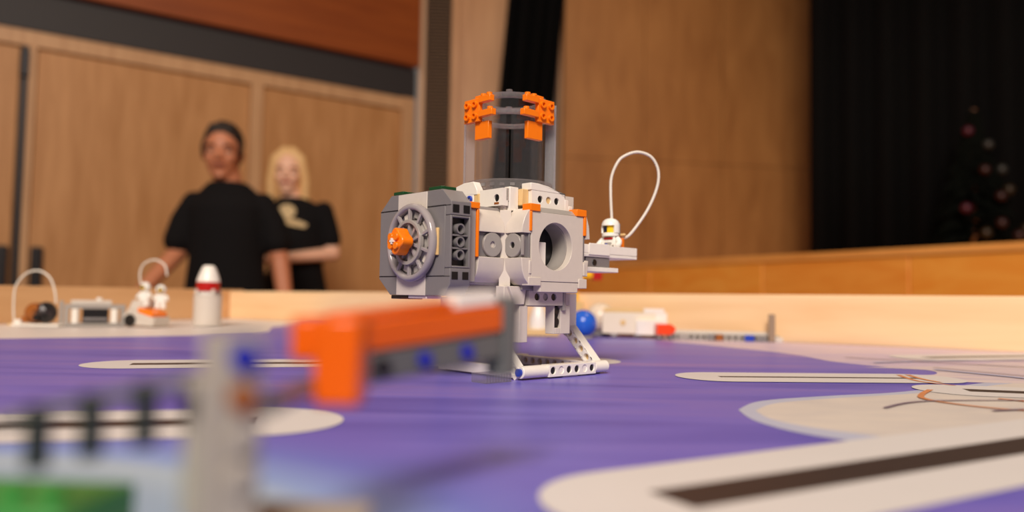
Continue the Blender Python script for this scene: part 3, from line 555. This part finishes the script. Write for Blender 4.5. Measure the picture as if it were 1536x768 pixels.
for s_, m in ((8, BLACK), (26, BL2), (46.5, BL2)):
    o = Vector((13.5, 66, 0))+d*s_+n_*2.5; mb = mm(); q = o+n_*1.4; mb.sweep([(o.x, o.y, 32.6+.075*s_), (q.x, q.y, 32.6+.075*s_)], 2.7, 16); F('pin', mb, m, arm, bevel=0)
mm = lambda: MB(K)
gp = empty('green_brick_plate', (-.099, .15, .0001), R(-4), 'blurred green brick plate at the bottom left corner of the picture', 'toy plate')
MB(K).box(-22, 21.5, -12, 12, .1, 9.5).build('lower_brick', GREEN, gp, bevel=.0004); MB(K).box(-22, 21.5, -12, 12, 9.6, 16).build('upper_brick', GREEN, gp, bevel=.0004)
for i in range(1, 3):
    for j in range(1, 2): MB(K).cyl(-4+8*i, -8+8*j, 16, 17.4, 2.4, 'z', 14).build('stud', GREEN, gp)
# ------------------------------------------------------------------ models on the far side of the table
def T(name, loc, label, cat='toy model', rz=0, group=None): return empty(name, loc, rz, label, cat, group)
def X(name, mb, m, parent, bevel=.0004, **k): return mb.build(name, m, parent, bevel=bevel, **k)
# rocket
rk = T('toy_rocket', (-.462, 1.17, .0012), 'grey cylindrical toy rocket with red band and white nose cone on the far mat edge')
X('lower_body', mm().tube(0, 0, 0, 47, 20.5, 19, 'z', 36), LGREY, rk); X('shoulder', mm().cyl(0, 0, 0, 0, 0) if False else mm().lathe([(15, 47.1), (15, 53)], n=28), WHITE, rk)
for i in range(4): X('shoulder_clip', mm().box(-1, 1, -1, 1, 0, 1) if False else mm().cyl(17.5*math.cos(R(45+90*i)), 17.5*math.sin(R(45+90*i)), 47, 56, 3, 'z', 14), LGREY, rk)
X('red_band', mm().cyl(0, 0, 53.1, 67, 17.2, 'z', 32), RED, rk); X('nose_cone', mm().lathe([(17, 67.1), (16.5, 71), (13, 81), (10, 88), (8.5, 91), (5, 92.4), (.1, 92.6)], n=32), WHITE, rk, bevel=0, smooth=60)
X('base_disc', mm().cyl(0, 0, -.1, 0, 18, 'z') if False else mm().cyl(0, 0, .2, 2, 18.8, 'z'), LGREY, rk)
# rover with two astronauts
rv = T('toy_rover', (-.535, 1.13, .0012), 'tilted grey toy rover with an orange deck beside the toy rocket', rz=R(-20))
mb = mm(); mb.M = Matrix.Rotation(R(14), 4, 'Y'); mb.box(-26, 24, -16, 16, 12, 20).prism([(-26, 20.2), (-22, 34), (-8, 36), (2, 20.2)], -14, 14, 'y'); X('hull', mb, LGREY, rv)
mb = mm(); mb.M = Matrix.Rotation(R(14), 4, 'Y'); X('orange_deck', mb.box(-6, 22, -17, 10, 20.5, 27), ORANGE, rv)
X('lower_skirt', mm().prism([(-30, 16), (-14, 3), (26, 1), (30, 12), (22, 13), (-20, 22)], -15, 15, 'y'), LGREY, rv); X('wheel', mm().cyl(-14, 9, -19, -15.2, 9, 'y', 24), BLACK, rv); X('wheel', mm().cyl(14, 9, 15.2, 19, 9, 'y', 24), BLACK, rv)
def little(loc, label, rz, tilt):
    t = T('toy_astronaut', loc, label, 'toy figure', rz)
    X('torso', mm().add([(-7, -3.6, 9), (7, -3.6, 9), (7, 3.6, 9), (-7, 3.6, 9), (-5.2, -3.2, 21), (5.2, -3.2, 21), (5.2, 3.2, 21), (-5.2, 3.2, 21)], [(3,2,1,0),(4,5,6,7),(0,1,5,4),(1,2,6,5),(2,3,7,6),(3,0,4,7)]), SUIT, t)
    X('helmet', mm().ball((0, 0, 28), 7.2, 20, 12), SUIT, t, bevel=0); X('face', mm().ball((0, -2.6, 27.4), 5.2, 16, 10), SKINY, t, bevel=0); X('visor', mm().tube(0, 27.6, -7.8, -6.8, 3.6, 2.2, 'y', 16), VIS, t, bevel=0)
    for s_ in (-1, 1):
        X('leg', mm().box(s_*3.8-3.2, s_*3.8+3.2, -4, 4, 0, 8.8), SUIT, t); X('arm', mm().sweep(spline([(s_*6.2, 0, 19), (s_*8.8, -1, 16), (s_*9.4, -5, 12)], 4), 2.2, 10), SUIT, t, bevel=0)
    X('air_tank', mm().box(-4.6, 4.6, 3.9, 8, 10, 20), LGREY, t); return t
l1 = little((-.536, 1.124, .031), 'left of two toy astronauts standing on the orange-decked rover', R(-10), 0)
l2 = little((-.5175, 1.134, .0275), 'right of two toy astronauts on the rover, nearer the rocket', R(15), 0)
mb = mm(); mb.sweep(spline([(-8, 6, 20), (-14, 6, 45), (-8, 6, 62), (10, 6, 68), (26, 6, 60), (30, 6, 45)], 6), 1.2, 8); X('hose_loop', mb, HOSE, l1, bevel=0)
# grey base module
gm = T('toy_base_module', (-.607, 1.12, .0012), 'low grey brick frame with two cream rollers and dark centre between rover and meteor', rz=R(30))
X('frame', mm().box(-38, 40, -14, 14, 0, 4).box(-38, 40, -14, 14, 25, 31).box(-38, -32, -14, 14, 4.1, 24.9).box(34, 40, -14, 14, 4.1, 24.9), MGREY, gm); X('dark_core', mm().box(-15, 18, -12, 12, 4.2, 24.8), BLACK, gm); X('core_bar', mm().box(-14, 17, -13.6, -12.1, 8, 12), DGREY, gm)
X('roller', mm().cyl(-24, -10, 4.2, 24.8, 5, 'z', 20), WHITE, gm); X('roller', mm().cyl(26, -10, 4.2, 24.8, 5, 'z', 20), WHITE, gm); X('top_rail', mm().box(-30, 22, -8, 8, 31.2, 37), LGREY, gm); X('top_knob', mm().cyl(6, -4, 37.1, 41, 4, 'z', 16), WHITE, gm); X('strut', mm().box(-44, -39, -6, 6, 0, 36), MGREY, gm)
# meteor on white base with a hose loop
me_ = T('toy_meteor', (-.668, 1.09, .0012), 'half brown half dark lumpy toy meteor under a hose loop at the far left')
mb = mm(); mb.ball((-6, 0, 18), 15, 14, 8, (.9, 1, 1)); X('brown_half', mb, BROWN, me_, bevel=0, smooth=10); mb = mm(); mb.ball((9, 0, 19), 15.5, 12, 7, (.9, 1, 1)); X('dark_half', mb, plastic('meteor_charcoal', (50, 42, 44)), me_, bevel=0, smooth=10)
for x, y, z in ((2, -13, 26), (14, -12, 14), (-12, -12, 10), (16, -9, 28), (5, -14, 12)): X('crag', mm().box(x-4, x+4, y-3, y+3, z-4, z+4), BLACK if x > 3 else BROWN, me_)
X('white_base', mm().box(-30, 36, -16, 16, 0, 3.2).cyl(-24, -8, 3.2, 9, 6, 'z', 18), WHITE, me_)
mb = mm(); mb.sweep(spline([(-38, 4, 3), (-40, 4, 30), (-38, 4, 56), (-24, 4, 74), (-6, 4, 78), (10, 4, 68), (18, 4, 48), (20, 4, 32)], 6), 1.3, 8); X('hose_loop', mb, HOSE, me_, bevel=0); X('loop_foot', mm().box(-42, -32, -4, 10, 0, 3), TAN, me_)
# right hand group
bl = T('blue_ball', (.096, 1.02, 0), 'glossy blue ball on the mat beside the white bent leg of the station', 'ball')
BB = plastic('ball_blue', (36, 96, 205), .22); X('ball_shell', mm().ball((0, 0, 20.5), 18, 40, 24), BB, bl, bevel=0, smooth=80); X('ball_ring', mm().tube(0, 0, .1, 4, 12, 9, 'z', 24), MGREY, bl)
ds = T('white_sphere', (.128, 1.10, .0012), 'blurred white sphere on a dark ring just behind the blue ball', 'ball'); X('ring', mm().tube(0, 0, 0, 6, 14, 10, 'z', 24), DGREY, ds); X('sphere', mm().ball((0, 0, 25), 21, 32, 20), plastic('ivory_plastic', (226, 208, 186)), ds, bevel=0)
cn = T('white_cone', (.038, 1.07, .0012), 'blurred white cone on a low tan base seen between the station legs', 'toy model'); X('base', mm().box(-28, 28, -16, 16, 0, 9), TAN, cn); X('cone', mm().lathe([(13, 9.1), (12, 22), (8, 36), (4, 44), (.1, 46)], n=24), WHITE, cn, bevel=0, smooth=60); X('peg', mm().cyl(-24, -10, 9.1, 18, 4, 'z', 14), BROWN, cn)
cr_ = T('cream_rover', (.172, 1.075, .0012), 'cream and white boxy toy vehicle against the far table border', rz=R(-6)); X('body', mm().box(-44, 28, -20, 20, 5, 34), plastic('cream_plastic', (235, 222, 200)), cr_); X('tan_top', mm().box(-42, 12, -19, 19, 34.2, 39.5), TAN, cr_); X('white_top', mm().box(12.4, 40, -19, 19, 34.2, 39.5), WHITE, cr_); X('cab', mm().box(2, 40, -27, -20.2, 4, 24), WHITE, cr_); X('bonnet', mm().box(28.2, 44, -19, 19, 4, 34), WHITE, cr_); X('port', mm().cyl(-16, 20, -20.8, -20.1, 4, 'y', 18), TAN, cr_)
for x in (-28, 4, 32): X('wheel', mm().cyl(x, 5, -19.9, 19.9, 4.8, 'y', 18), MGREY, cr_)
rc = T('red_orange_brick', (.205, 1.03, .0012), 'small red-orange block parked in front of the cream toy vehicle', 'toy brick'); X('block', mm().box(-11, 9, -8, 8, 6, 20).prism([(9.1, 7), (14, 10), (14, 16), (9.1, 19)], -8, 8, 'y'), REDOR, rc)
for x in (-7, 8): X('foot', mm().cyl(x, 3.2, -7, 7, 3, 'y', 16), DGREY, rc)
gbm = T('beam_rail', (.285, 1.035, 0), 'long low grey studded beam with an upright post at its right end', rz=R(-10)); bm_ = mm().holed(-72, 72, .4, 8.4, -4, 4, [(-66+8.25*i, 4.4, 2.4) for i in range(17)], 'y', 12); X('beam', bm_, MGREY, gbm, bevel=0); X('back_beam', mm().box(-70, 66, 4.2, 12, .4, 12.6), LGREY, gbm); X('upright', mm().box(58, 66, -12, -4.2, .4, 37), plastic('taupe_plastic', (150, 128, 108)), gbm)
for x, m in ((-52, MGREY), (-14, DGREY), (-6, BROWN), (34, BLUE), (48, DGREY)): X('connector', mm().box(x-6, x+6, -8, -4.2, .4, 8.8), m, gbm)
X('cross_beam', mm().box(40, 74, -13, -8.2, .4, 6.4) if False else mm().box(66.2, 76, -12, 2, .4, 6.4), LGREY, gbm)
ck = T('colour_stack', (.094, 1.16, .0012), 'tall stack of yellow and purple bricks with red-tipped arm behind the station', 'toy model'); X('base', mm().box(-10, 14, -10, 10, 0, 48), TAN, ck)
X('yellow_brick', mm().box(-8, 6.5, -8, 8, 48.1, 62), YELLOW, ck); X('purple_brick', mm().box(-12, 5, -8, 8, 62.1, 77), PURPLE, ck); X('white_brick', mm().box(-10, 12, -8, 8, 77.1, 84), WHITE, ck); X('yellow_arm', mm().box(2, 28, -6, 6, 84.1, 96), YELLOW, ck); X('red_tip', mm().box(28.2, 42, -6, 6, 80, 93), RED, ck)
#PART4
# ------------------------------------------------------------------ people
def skin(name, rgb):
    m, nt, b = base_mat(name); b.inputs['Base Color'].default_value = lin(*rgb); b.inputs['Roughness'].default_value = .5; b.inputs['Subsurface Weight'].default_value = .08; b.inputs['Subsurface Radius'].default_value = (.01, .004, .002)
    n = nt.nodes.new('ShaderNodeTexNoise'); n.inputs['Scale'].default_value = 40; mx = nt.nodes.new('ShaderNodeMix'); mx.data_type = 'RGBA'; c = lin(*rgb)
    mx.inputs['A'].default_value = (c[0]*.92, c[1]*.88, c[2]*.86, 1); mx.inputs['B'].default_value = (c[0]*1.05, c[1]*1.05, c[2]*1.05, 1); nt.links.new(n.outputs['Fac'], mx.inputs['Factor']); nt.links.new(mx.outputs['Result'], b.inputs['Base Color']); return m
def fuse(mb, name, m, parent, voxel=.007, smooth=6):
    o = mb.build(name, m, parent, smooth=0); r = o.modifiers.new('r', 'REMESH'); r.mode = 'VOXEL'; r.voxel_size = voxel
    s = o.modifiers.new('s', 'SMOOTH'); s.iterations = smooth; s.factor = .5
    dg = bpy.context.evaluated_depsgraph_get(); me = bpy.data.meshes.new_from_object(o.evaluated_get(dg)); old = o.data; o.modifiers.clear(); o.data = me; bpy.data.meshes.remove(old)
    me.materials.clear(); me.materials.append(m); me.polygons.foreach_set('use_smooth', [True]*len(me.polygons)); return o
def limb(mb, pts, rs, n=14):
    for i in range(len(pts)-1):
        a, b_ = Vector(pts[i]), Vector(pts[i+1]); k = 5
        mb.sweep([a.lerp(b_, t/k) for t in range(k+1)], [rs[i]+(rs[i+1]-rs[i])*t/k for t in range(k+1)], n)
    for p, r in zip(pts, rs): mb.ball(tuple(p), r, n, 8)
def loft(mb, rings, n=24):
    vs = [(cx+rx*math.cos(2*math.pi*i/n), cy+ry*math.sin(2*math.pi*i/n), z) for z, cx, cy, rx, ry in rings for i in range(n)]; k = len(rings)
    mb.add(vs, [(j*n+i, j*n+(i+1) % n, (j+1)*n+(i+1) % n, (j+1)*n+i) for j in range(k-1) for i in range(n)]+[tuple(range(n))[::-1], tuple(range((k-1)*n, k*n))])
def hand(mb, wrist, direction, palm_n, s=1, side=1):
    w = Vector(wrist); d = Vector(direction).normalized(); pn = Vector(palm_n); pn = (pn-d*pn.dot(d)).normalized(); ac = d.cross(pn)*side
    loft_pts = [w+d*(.02*k)*s for k in range(5)]
    for k, p in enumerate(loft_pts[1:]):
        for q in (-.026, -.009, .009, .026): mb.ball(tuple(p+ac*q*s*(.8+.05*k)), .014*s, 10, 6)
    for q, L in zip((-.03, -.01, .01, .03), (.062, .074, .078, .068)):
        b0 = w+d*.085*s+ac*q*s; b1 = b0+(d*.5*L+pn*.008)*s; b2 = b1+(d*.45*L+pn*.024)*s; limb(mb, [b0, b1, b2], [.0095*s, .0085*s, .007*s], 8)
    t0 = w+d*.03*s+ac*.03*s; t1 = t0+(d*.03+ac*.026+pn*.008)*s; t2 = t1+(d*.032+ac*.008+pn*.01)*s; limb(mb, [t0, t1, t2], [.012*s, .0105*s, .0085*s], 8)
def headmesh(mb, c, s=1, jaw=1.0, M=None):
    old = mb.M; mb.M = Matrix.Translation(c) @ (M or Matrix())
    # skull, face wedge, jaw, nose, ears (local: face looks to -y)
    mb.ball((0, .012*s, .035*s), .093*s, 22, 14, (.82, 1.0, 1.0)); mb.ball((0, -.018*s, -.02*s), .073*s, 20, 12, (.86*jaw, .9, 1.15)); mb.ball((0, -.036*s, -.074*s), .042*s, 18, 10, (1.0*jaw, .85, .78))
    mb.ball((0, -.066*s, .024*s), .028*s, 14, 8, (1.9, .6, .42)); limb(mb, [(0, -.082*s, .012*s), (0, -.098*s, -.018*s)], [.0085*s, .0135*s], 10)
    for q in (-1, 1):
        mb.ball((q*.012*s, -.09*s, -.022*s), .009*s, 8, 6); mb.ball((q*.038*s, -.064*s, -.02*s), .024*s, 12, 8, (1, .6, .8)); mb.ball((q*.079*s, .012*s, -.002*s), .026*s, 12, 8, (.35, .6, 1.1))
    mb.ball((0, -.08*s, -.052*s), .017*s, 12, 8, (1.4, .5, .55)); mb.ball((0, -.064*s, -.096*s), .015*s, 12, 8, (1.4, .7, .7))
    mb.M = old
def face_bits(parent, c, s, M, browm, lipm, lidm):
    def q(): mb = MB(); mb.M = Matrix.Translation(c) @ M; return mb
    EW = plastic('eye_white', (225, 215, 205)); IR = plastic('iris_brown', (45, 28, 18), .15)
    for k in (-1, 1):
        e = q().ball((k*.033*s, -.0725*s, .004*s), .0115*s, 14, 8, (1.1, .8, .55)).build('eye', EW, parent); q().ball((k*.033*s, -.0815*s, .004*s), .0056*s, 10, 6, (1, .5, 1)).build('iris', IR, e)
        q().ball((k*.033*s, -.0722*s, .0095*s), .0125*s, 14, 8, (1.15, .85, .5)).build('eyelid', lidm, parent)
        q().sweep(spline([(k*.015*s, -.086*s, .024*s), (k*.034*s, -.085*s, .03*s), (k*.054*s, -.07*s, .024*s)], 4), .0036*s, 8).build('eyebrow', browm, parent)
    q().sweep(spline([(-.024*s, -.077*s, -.052*s), (0, -.0885*s, -.05*s), (.024*s, -.077*s, -.052*s)], 4), .0055*s, 8).build('lips', lipm, parent)
DENIM = plastic('dark_denim', (34, 36, 48), .85, .2, scale=120); TEE = plastic('black_tshirt_cotton', (17, 15, 17), .9, .15, bump=.1, scale=90, spec=.2); SHOE = plastic('dark_shoe', (30, 28, 28), .6)
def legs(mb, hip, sep=.095, grow=0):
    for q in (-1, 1): limb(mb, [(q*sep, 0, hip), (q*(sep+.015), -.01, .48), (q*(sep+.02), .01, .09)], [.088+grow, .058+grow, .042+grow])
def shoes(parent):
    for q in (-1, 1):
        mb = MB(); mb.ball((q*.115, -.05, .045), .05, 18, 10, (.95, 2.5, .85)); o = fuse(mb, 'shoe', SHOE, parent, .008, 4); MB().box(q*.115-.045, q*.115+.045, -.17, .07, 0.0, .02).build('sole', plastic('rubber_sole', (200, 195, 188), .7), o, bevel=.006)
# --- man
mx_, my_ = -1.19, 3.2
man = empty('person', (mx_, my_, FL), R(4), 'man with short dark hair in plain black T-shirt standing left of the blonde woman', 'person')
SK1 = skin('skin_tanned', (200, 130, 95)); HM = Matrix.Rotation(R(7), 4, 'Z') @ Matrix.Rotation(R(3), 4, 'X')
HC = (-.028, -.02, 1.503)
mb = MB(); legs(mb, .88)
loft(mb, [(.80, 0, 0, .15, .105), (.92, 0, 0, .155, .11), (1.06, 0, -.005, .145, .105), (1.2, 0, 0, .143, .108), (1.27, 0, 0, .14, .10), (1.31, 0, .005, .115, .078), (1.36, 0, .01, .066, .058)])
limb(mb, [(-.005, .012, 1.36), (-.022, -.004, 1.46)], [.06, .054]); headmesh(mb, HC, 1.0, 1.04, HM)
AL = [(-.142, 0, 1.298), (-.196, -.01, 1.09), (-.262, -.17, .94)]; AR = [(.142, 0, 1.298), (.216, .0, 1.07), (.262, -.045, .85)]
limb(mb, AL, [.048, .039, .029]); limb(mb, AR, [.048, .040, .030]); hand(mb, AL[2], (-.5, -.5, -.45), (.2, -.1, -1), 1, 1); hand(mb, AR[2], (.05, -.1, -1), (-1, 0, 0), 1, 1)
fuse(mb, 'body', SK1, man, .0065, 5)
mb = MB(); loft(mb, [(.80, 0, 0, .168, .122), (.92, 0, 0, .168, .125), (1.06, 0, -.005, .152, .118), (1.2, 0, 0, .158, .124), (1.28, 0, 0, .16, .118), (1.325, 0, .005, .14, .096), (1.372, -.006, .006, .095, .08), (1.388, -.008, .004, .074, .07)])
limb(mb, [AL[0], (-.178, -.004, 1.22), (-.196, -.012, 1.14)], [.05, .056, .06]); limb(mb, [AR[0], (.182, 0, 1.22), (.2, .0, 1.14)], [.05, .056, .06]); fuse(mb, 'tshirt', TEE, man, .008, 5)
mb = MB(); legs(mb, .86, grow=.012); loft(mb, [(.78, 0, 0, .168, .12), (.9, 0, 0, .16, .118)]); fuse(mb, 'trousers', DENIM, man, .009, 4); shoes(man)
HAIR1 = plastic('dark_brown_hair', (34, 22, 16), .7, .3, bump=.3, scale=150)
mb = MB(); mb.M = Matrix.Translation(HC) @ HM
mb.ball((0, .022, .052), .095, 22, 14, (.87, 1.0, .95)); mb.ball((0, .05, .0), .075, 18, 10, (.98, .75, 1.0))
for i in range(26): a = random.uniform(-1.4, 1.4); mb.ball((.045*math.sin(a), -.045+.07*random.random(), .112+random.uniform(0, .016)-.012*abs(math.sin(a))), random.uniform(.012, .018), 8, 6)
hair = fuse(mb, 'hair', HAIR1, man, .007, 3)
for k in (-1, 1): mb = MB(); mb.M = Matrix.Translation(HC) @ HM; mb.ball((k*.074, -.012, .02), .03, 12, 8, (.3, .9, 1.3)); mb.build('sideburn', HAIR1, hair)
face_bits(man, HC, 1.0, HM, HAIR1, plastic('man_lips', (150, 80, 66), .5), SK1)
# --- woman
wx_, wy_ = -1.10, 3.9
wom = empty('person', (wx_, wy_, FL), R(-6), 'woman with long blonde hair and cream emblem on black T-shirt behind the man', 'person')
SK2 = skin('skin_fair', (246, 196, 168)); WM = Matrix.Rotation(R(14), 4, 'Z'); WC = (-.045, -.02, 1.53)
BL = [(-.14, 0, 1.35), (-.19, -.01, 1.12), (-.1, -.2, 1.09)]; BR = [(.14, 0, 1.35), (.196, -.005, 1.13), (.05, -.2, 1.1)]
mb = MB(); legs(mb, .88, .085)
loft(mb, [(.80, 0, 0, .15, .11), (.92, 0, 0, .158, .112), (1.06, 0, -.005, .125, .095), (1.2, 0, -.01, .142, .115), (1.29, 0, -.005, .15, .11), (1.37, -.01, .005, .13, .075), (1.41, -.03, .008, .06, .052)])
limb(mb, [(-.03, .01, 1.39), (-.052, -.004, 1.5)], [.052, .047]); headmesh(mb, WC, .93, .94, WM)
limb(mb, BL, [.047, .036, .025]); limb(mb, BR, [.047, .036, .026]); hand(mb, BL[2], (.6, -.3, .05), (0, .3, -1), .9, 1); hand(mb, BR[2], (-.85, -.25, -.1), (0, .3, -1), .9, -1)
fuse(mb, 'body', SK2, wom, .0065, 5)
mb = MB(); loft(mb, [(.82, 0, 0, .168, .128), (.92, 0, 0, .170, .127), (1.06, 0, -.005, .14, .112), (1.2, 0, -.01, .146, .128), (1.29, 0, -.005, .15, .122), (1.375, -.008, .005, .132, .088), (1.405, -.025, .006, .08, .07), (1.415, -.03, .004, .066, .062)])
limb(mb, [BL[0], (-.166, -.004, 1.25), (-.18, -.01, 1.2)], [.048, .05, .05]); limb(mb, [BR[0], (.168, -.003, 1.26), (.184, -.006, 1.2)], [.048, .05, .05]); tee = fuse(mb, 'tshirt', TEE, wom, .008, 5)
PRN = plastic('cream_shirt_print', (222, 196, 150), .8)
def shirt_print(pts):
    # a flat print pressed onto the chest: each outline point sits just in front of the shirt front
    mb = MB(); n = len(pts)
    def yy(x, z): return -.0175-.113*math.sqrt(max(.05, 1-(x/.163)**2))-.006
    vs = [(x, yy(x, z), z) for x, z in pts]; vs += [(x, yy(x, z)-.004, z) for x, z in pts]
    mb.add(vs, [(i, (i+1) % n, n+(i+1) % n, n+i) for i in range(n)]+[tuple(range(n))[::-1], tuple(range(n, 2*n))]); return mb.build('shirt_print', PRN, tee, smooth=0)
shirt_print([(.0+.045*math.cos(t*math.pi/8), 1.33+.036*math.sin(t*math.pi/8)) for t in range(16)])
shirt_print([(-.095, 1.305), (-.05, 1.288), (.02, 1.262), (.088, 1.25), (.10, 1.268), (.05, 1.29), (-.02, 1.302), (-.06, 1.315)])
shirt_print([(-.075, 1.325), (-.05, 1.33), (-.03, 1.315), (-.04, 1.305), (-.07, 1.31)])
mb = MB(); legs(mb, .86, .085, grow=.012); loft(mb, [(.78, 0, 0, .166, .122), (.9, 0, 0, .166, .12)]); fuse(mb, 'trousers', TEE, wom, .009, 4); shoes(wom)
HAIR2 = plastic('blonde_hair', (232, 188, 128), .5, .2, bump=.3, scale=120)
mb = MB(); mb.M = Matrix.Translation(WC) @ WM; mb.ball((0, .03, .044), .094, 22, 14, (.9, 1.0, .95)); mb.ball((0, .05, -.03), .085, 18, 12, (1.0, .75, 1.3))
for k in (-1, 1):
    limb(mb, [(k*.02, -.02, .118), (k*.066, -.02, .075), (k*.084, .0, -.03), (k*.082, .01, -.12), (k*.072, .0, -.2)], [.026, .024, .026, .028, .018], 10)
    limb(mb, [(k*.05, .05, .02), (k*.062, .055, -.1), (k*.05, .05, -.2)], [.04, .04, .025], 10)
fuse(mb, 'hair', HAIR2, wom, .007, 3); face_bits(wom, WC, .93, WM, plastic('fair_brow', (150, 105, 70), .7), plastic('woman_lips', (190, 95, 90), .5), SK2)
# ------------------------------------------------------------------ small decorated tree on the dark stage
tree = empty('christmas_tree', (2.42, 4.0, .236), 0, 'dim decorated fir tree with coloured baubles standing on the dark stage', 'tree')
FIR = plastic('fir_needles', (7, 10, 6), .9, .3, scale=80, spec=.1)  # needles darkened: the unlit stage's dimness is put into the colour
mb = MB(); rg = random.Random(3)
for i in range(520):
    h = rg.random()**.8; z = .1+.72*h; r = .24*(1-h)+.02; a = rg.uniform(0, 6.283); c_, s_ = math.cos(a), math.sin(a); L_ = r*rg.uniform(.7, 1.1)
    mb.sweep([(0, 0, z+.03), (c_*L_*.6, s_*L_*.6, z+.01), (c_*L_, s_*L_, z-.03)], [.006, .018, .002], 5)
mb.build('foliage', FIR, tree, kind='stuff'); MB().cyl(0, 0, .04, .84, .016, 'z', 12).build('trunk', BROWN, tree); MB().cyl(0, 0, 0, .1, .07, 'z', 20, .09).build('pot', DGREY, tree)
BC = [plastic('bauble_magenta', (70, 8, 32), .4), plastic('bauble_red', (46, 10, 9), .4), plastic('bauble_gold', (44, 30, 10), .4), plastic('bauble_silver', (44, 43, 40), .4)]  # bauble colours darkened too, to carry the dim stage light
for x, z, k in ((-.045, .72, 0), (.03, .64, 3), (-.02, .50, 1), (.09, .51, 3), (.1, .40, 2), (.03, .36, 1), (-.08, .17, 2), (.08, .16, 1), (.16, .2, 2), (.0, .22, 1), (-.13, .3, 0)):
    rr = .245*(1-max(0, (z-.1)/.72))+.02; y = -math.sqrt(max(.0004, rr*rr-x*x)) if abs(x) < rr else -.02
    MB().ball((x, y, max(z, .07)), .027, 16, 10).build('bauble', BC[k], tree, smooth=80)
# housings for the unseen hall lamp and the two added fill lamps
for (x, y, z), s_, _e, _c, tx in LAMPS:
    t = empty('unseen_lamp', (x, y, z), 0, tx, 'lamp'); t.rotation_euler = (Vector((x+.25, y+(4.2 if y < -1 else .8), 0))-Vector((x, y, z))).to_track_quat('-Z', 'Y').to_euler(); upv = t.rotation_euler.to_matrix().inverted() @ Vector((0, 0, CEIL-z))
    MB().box(-s_/2-.04, s_/2+.04, -s_/2-.04, s_/2+.04, .01, .07).build('housing', MGREY, t, bevel=.01)
    mb = MB(); mb.sweep([Vector((0, 0, .071)), Vector((0, 0, .071))+upv*.5, upv], .014, 12); mb.build('stem', MGREY, t)
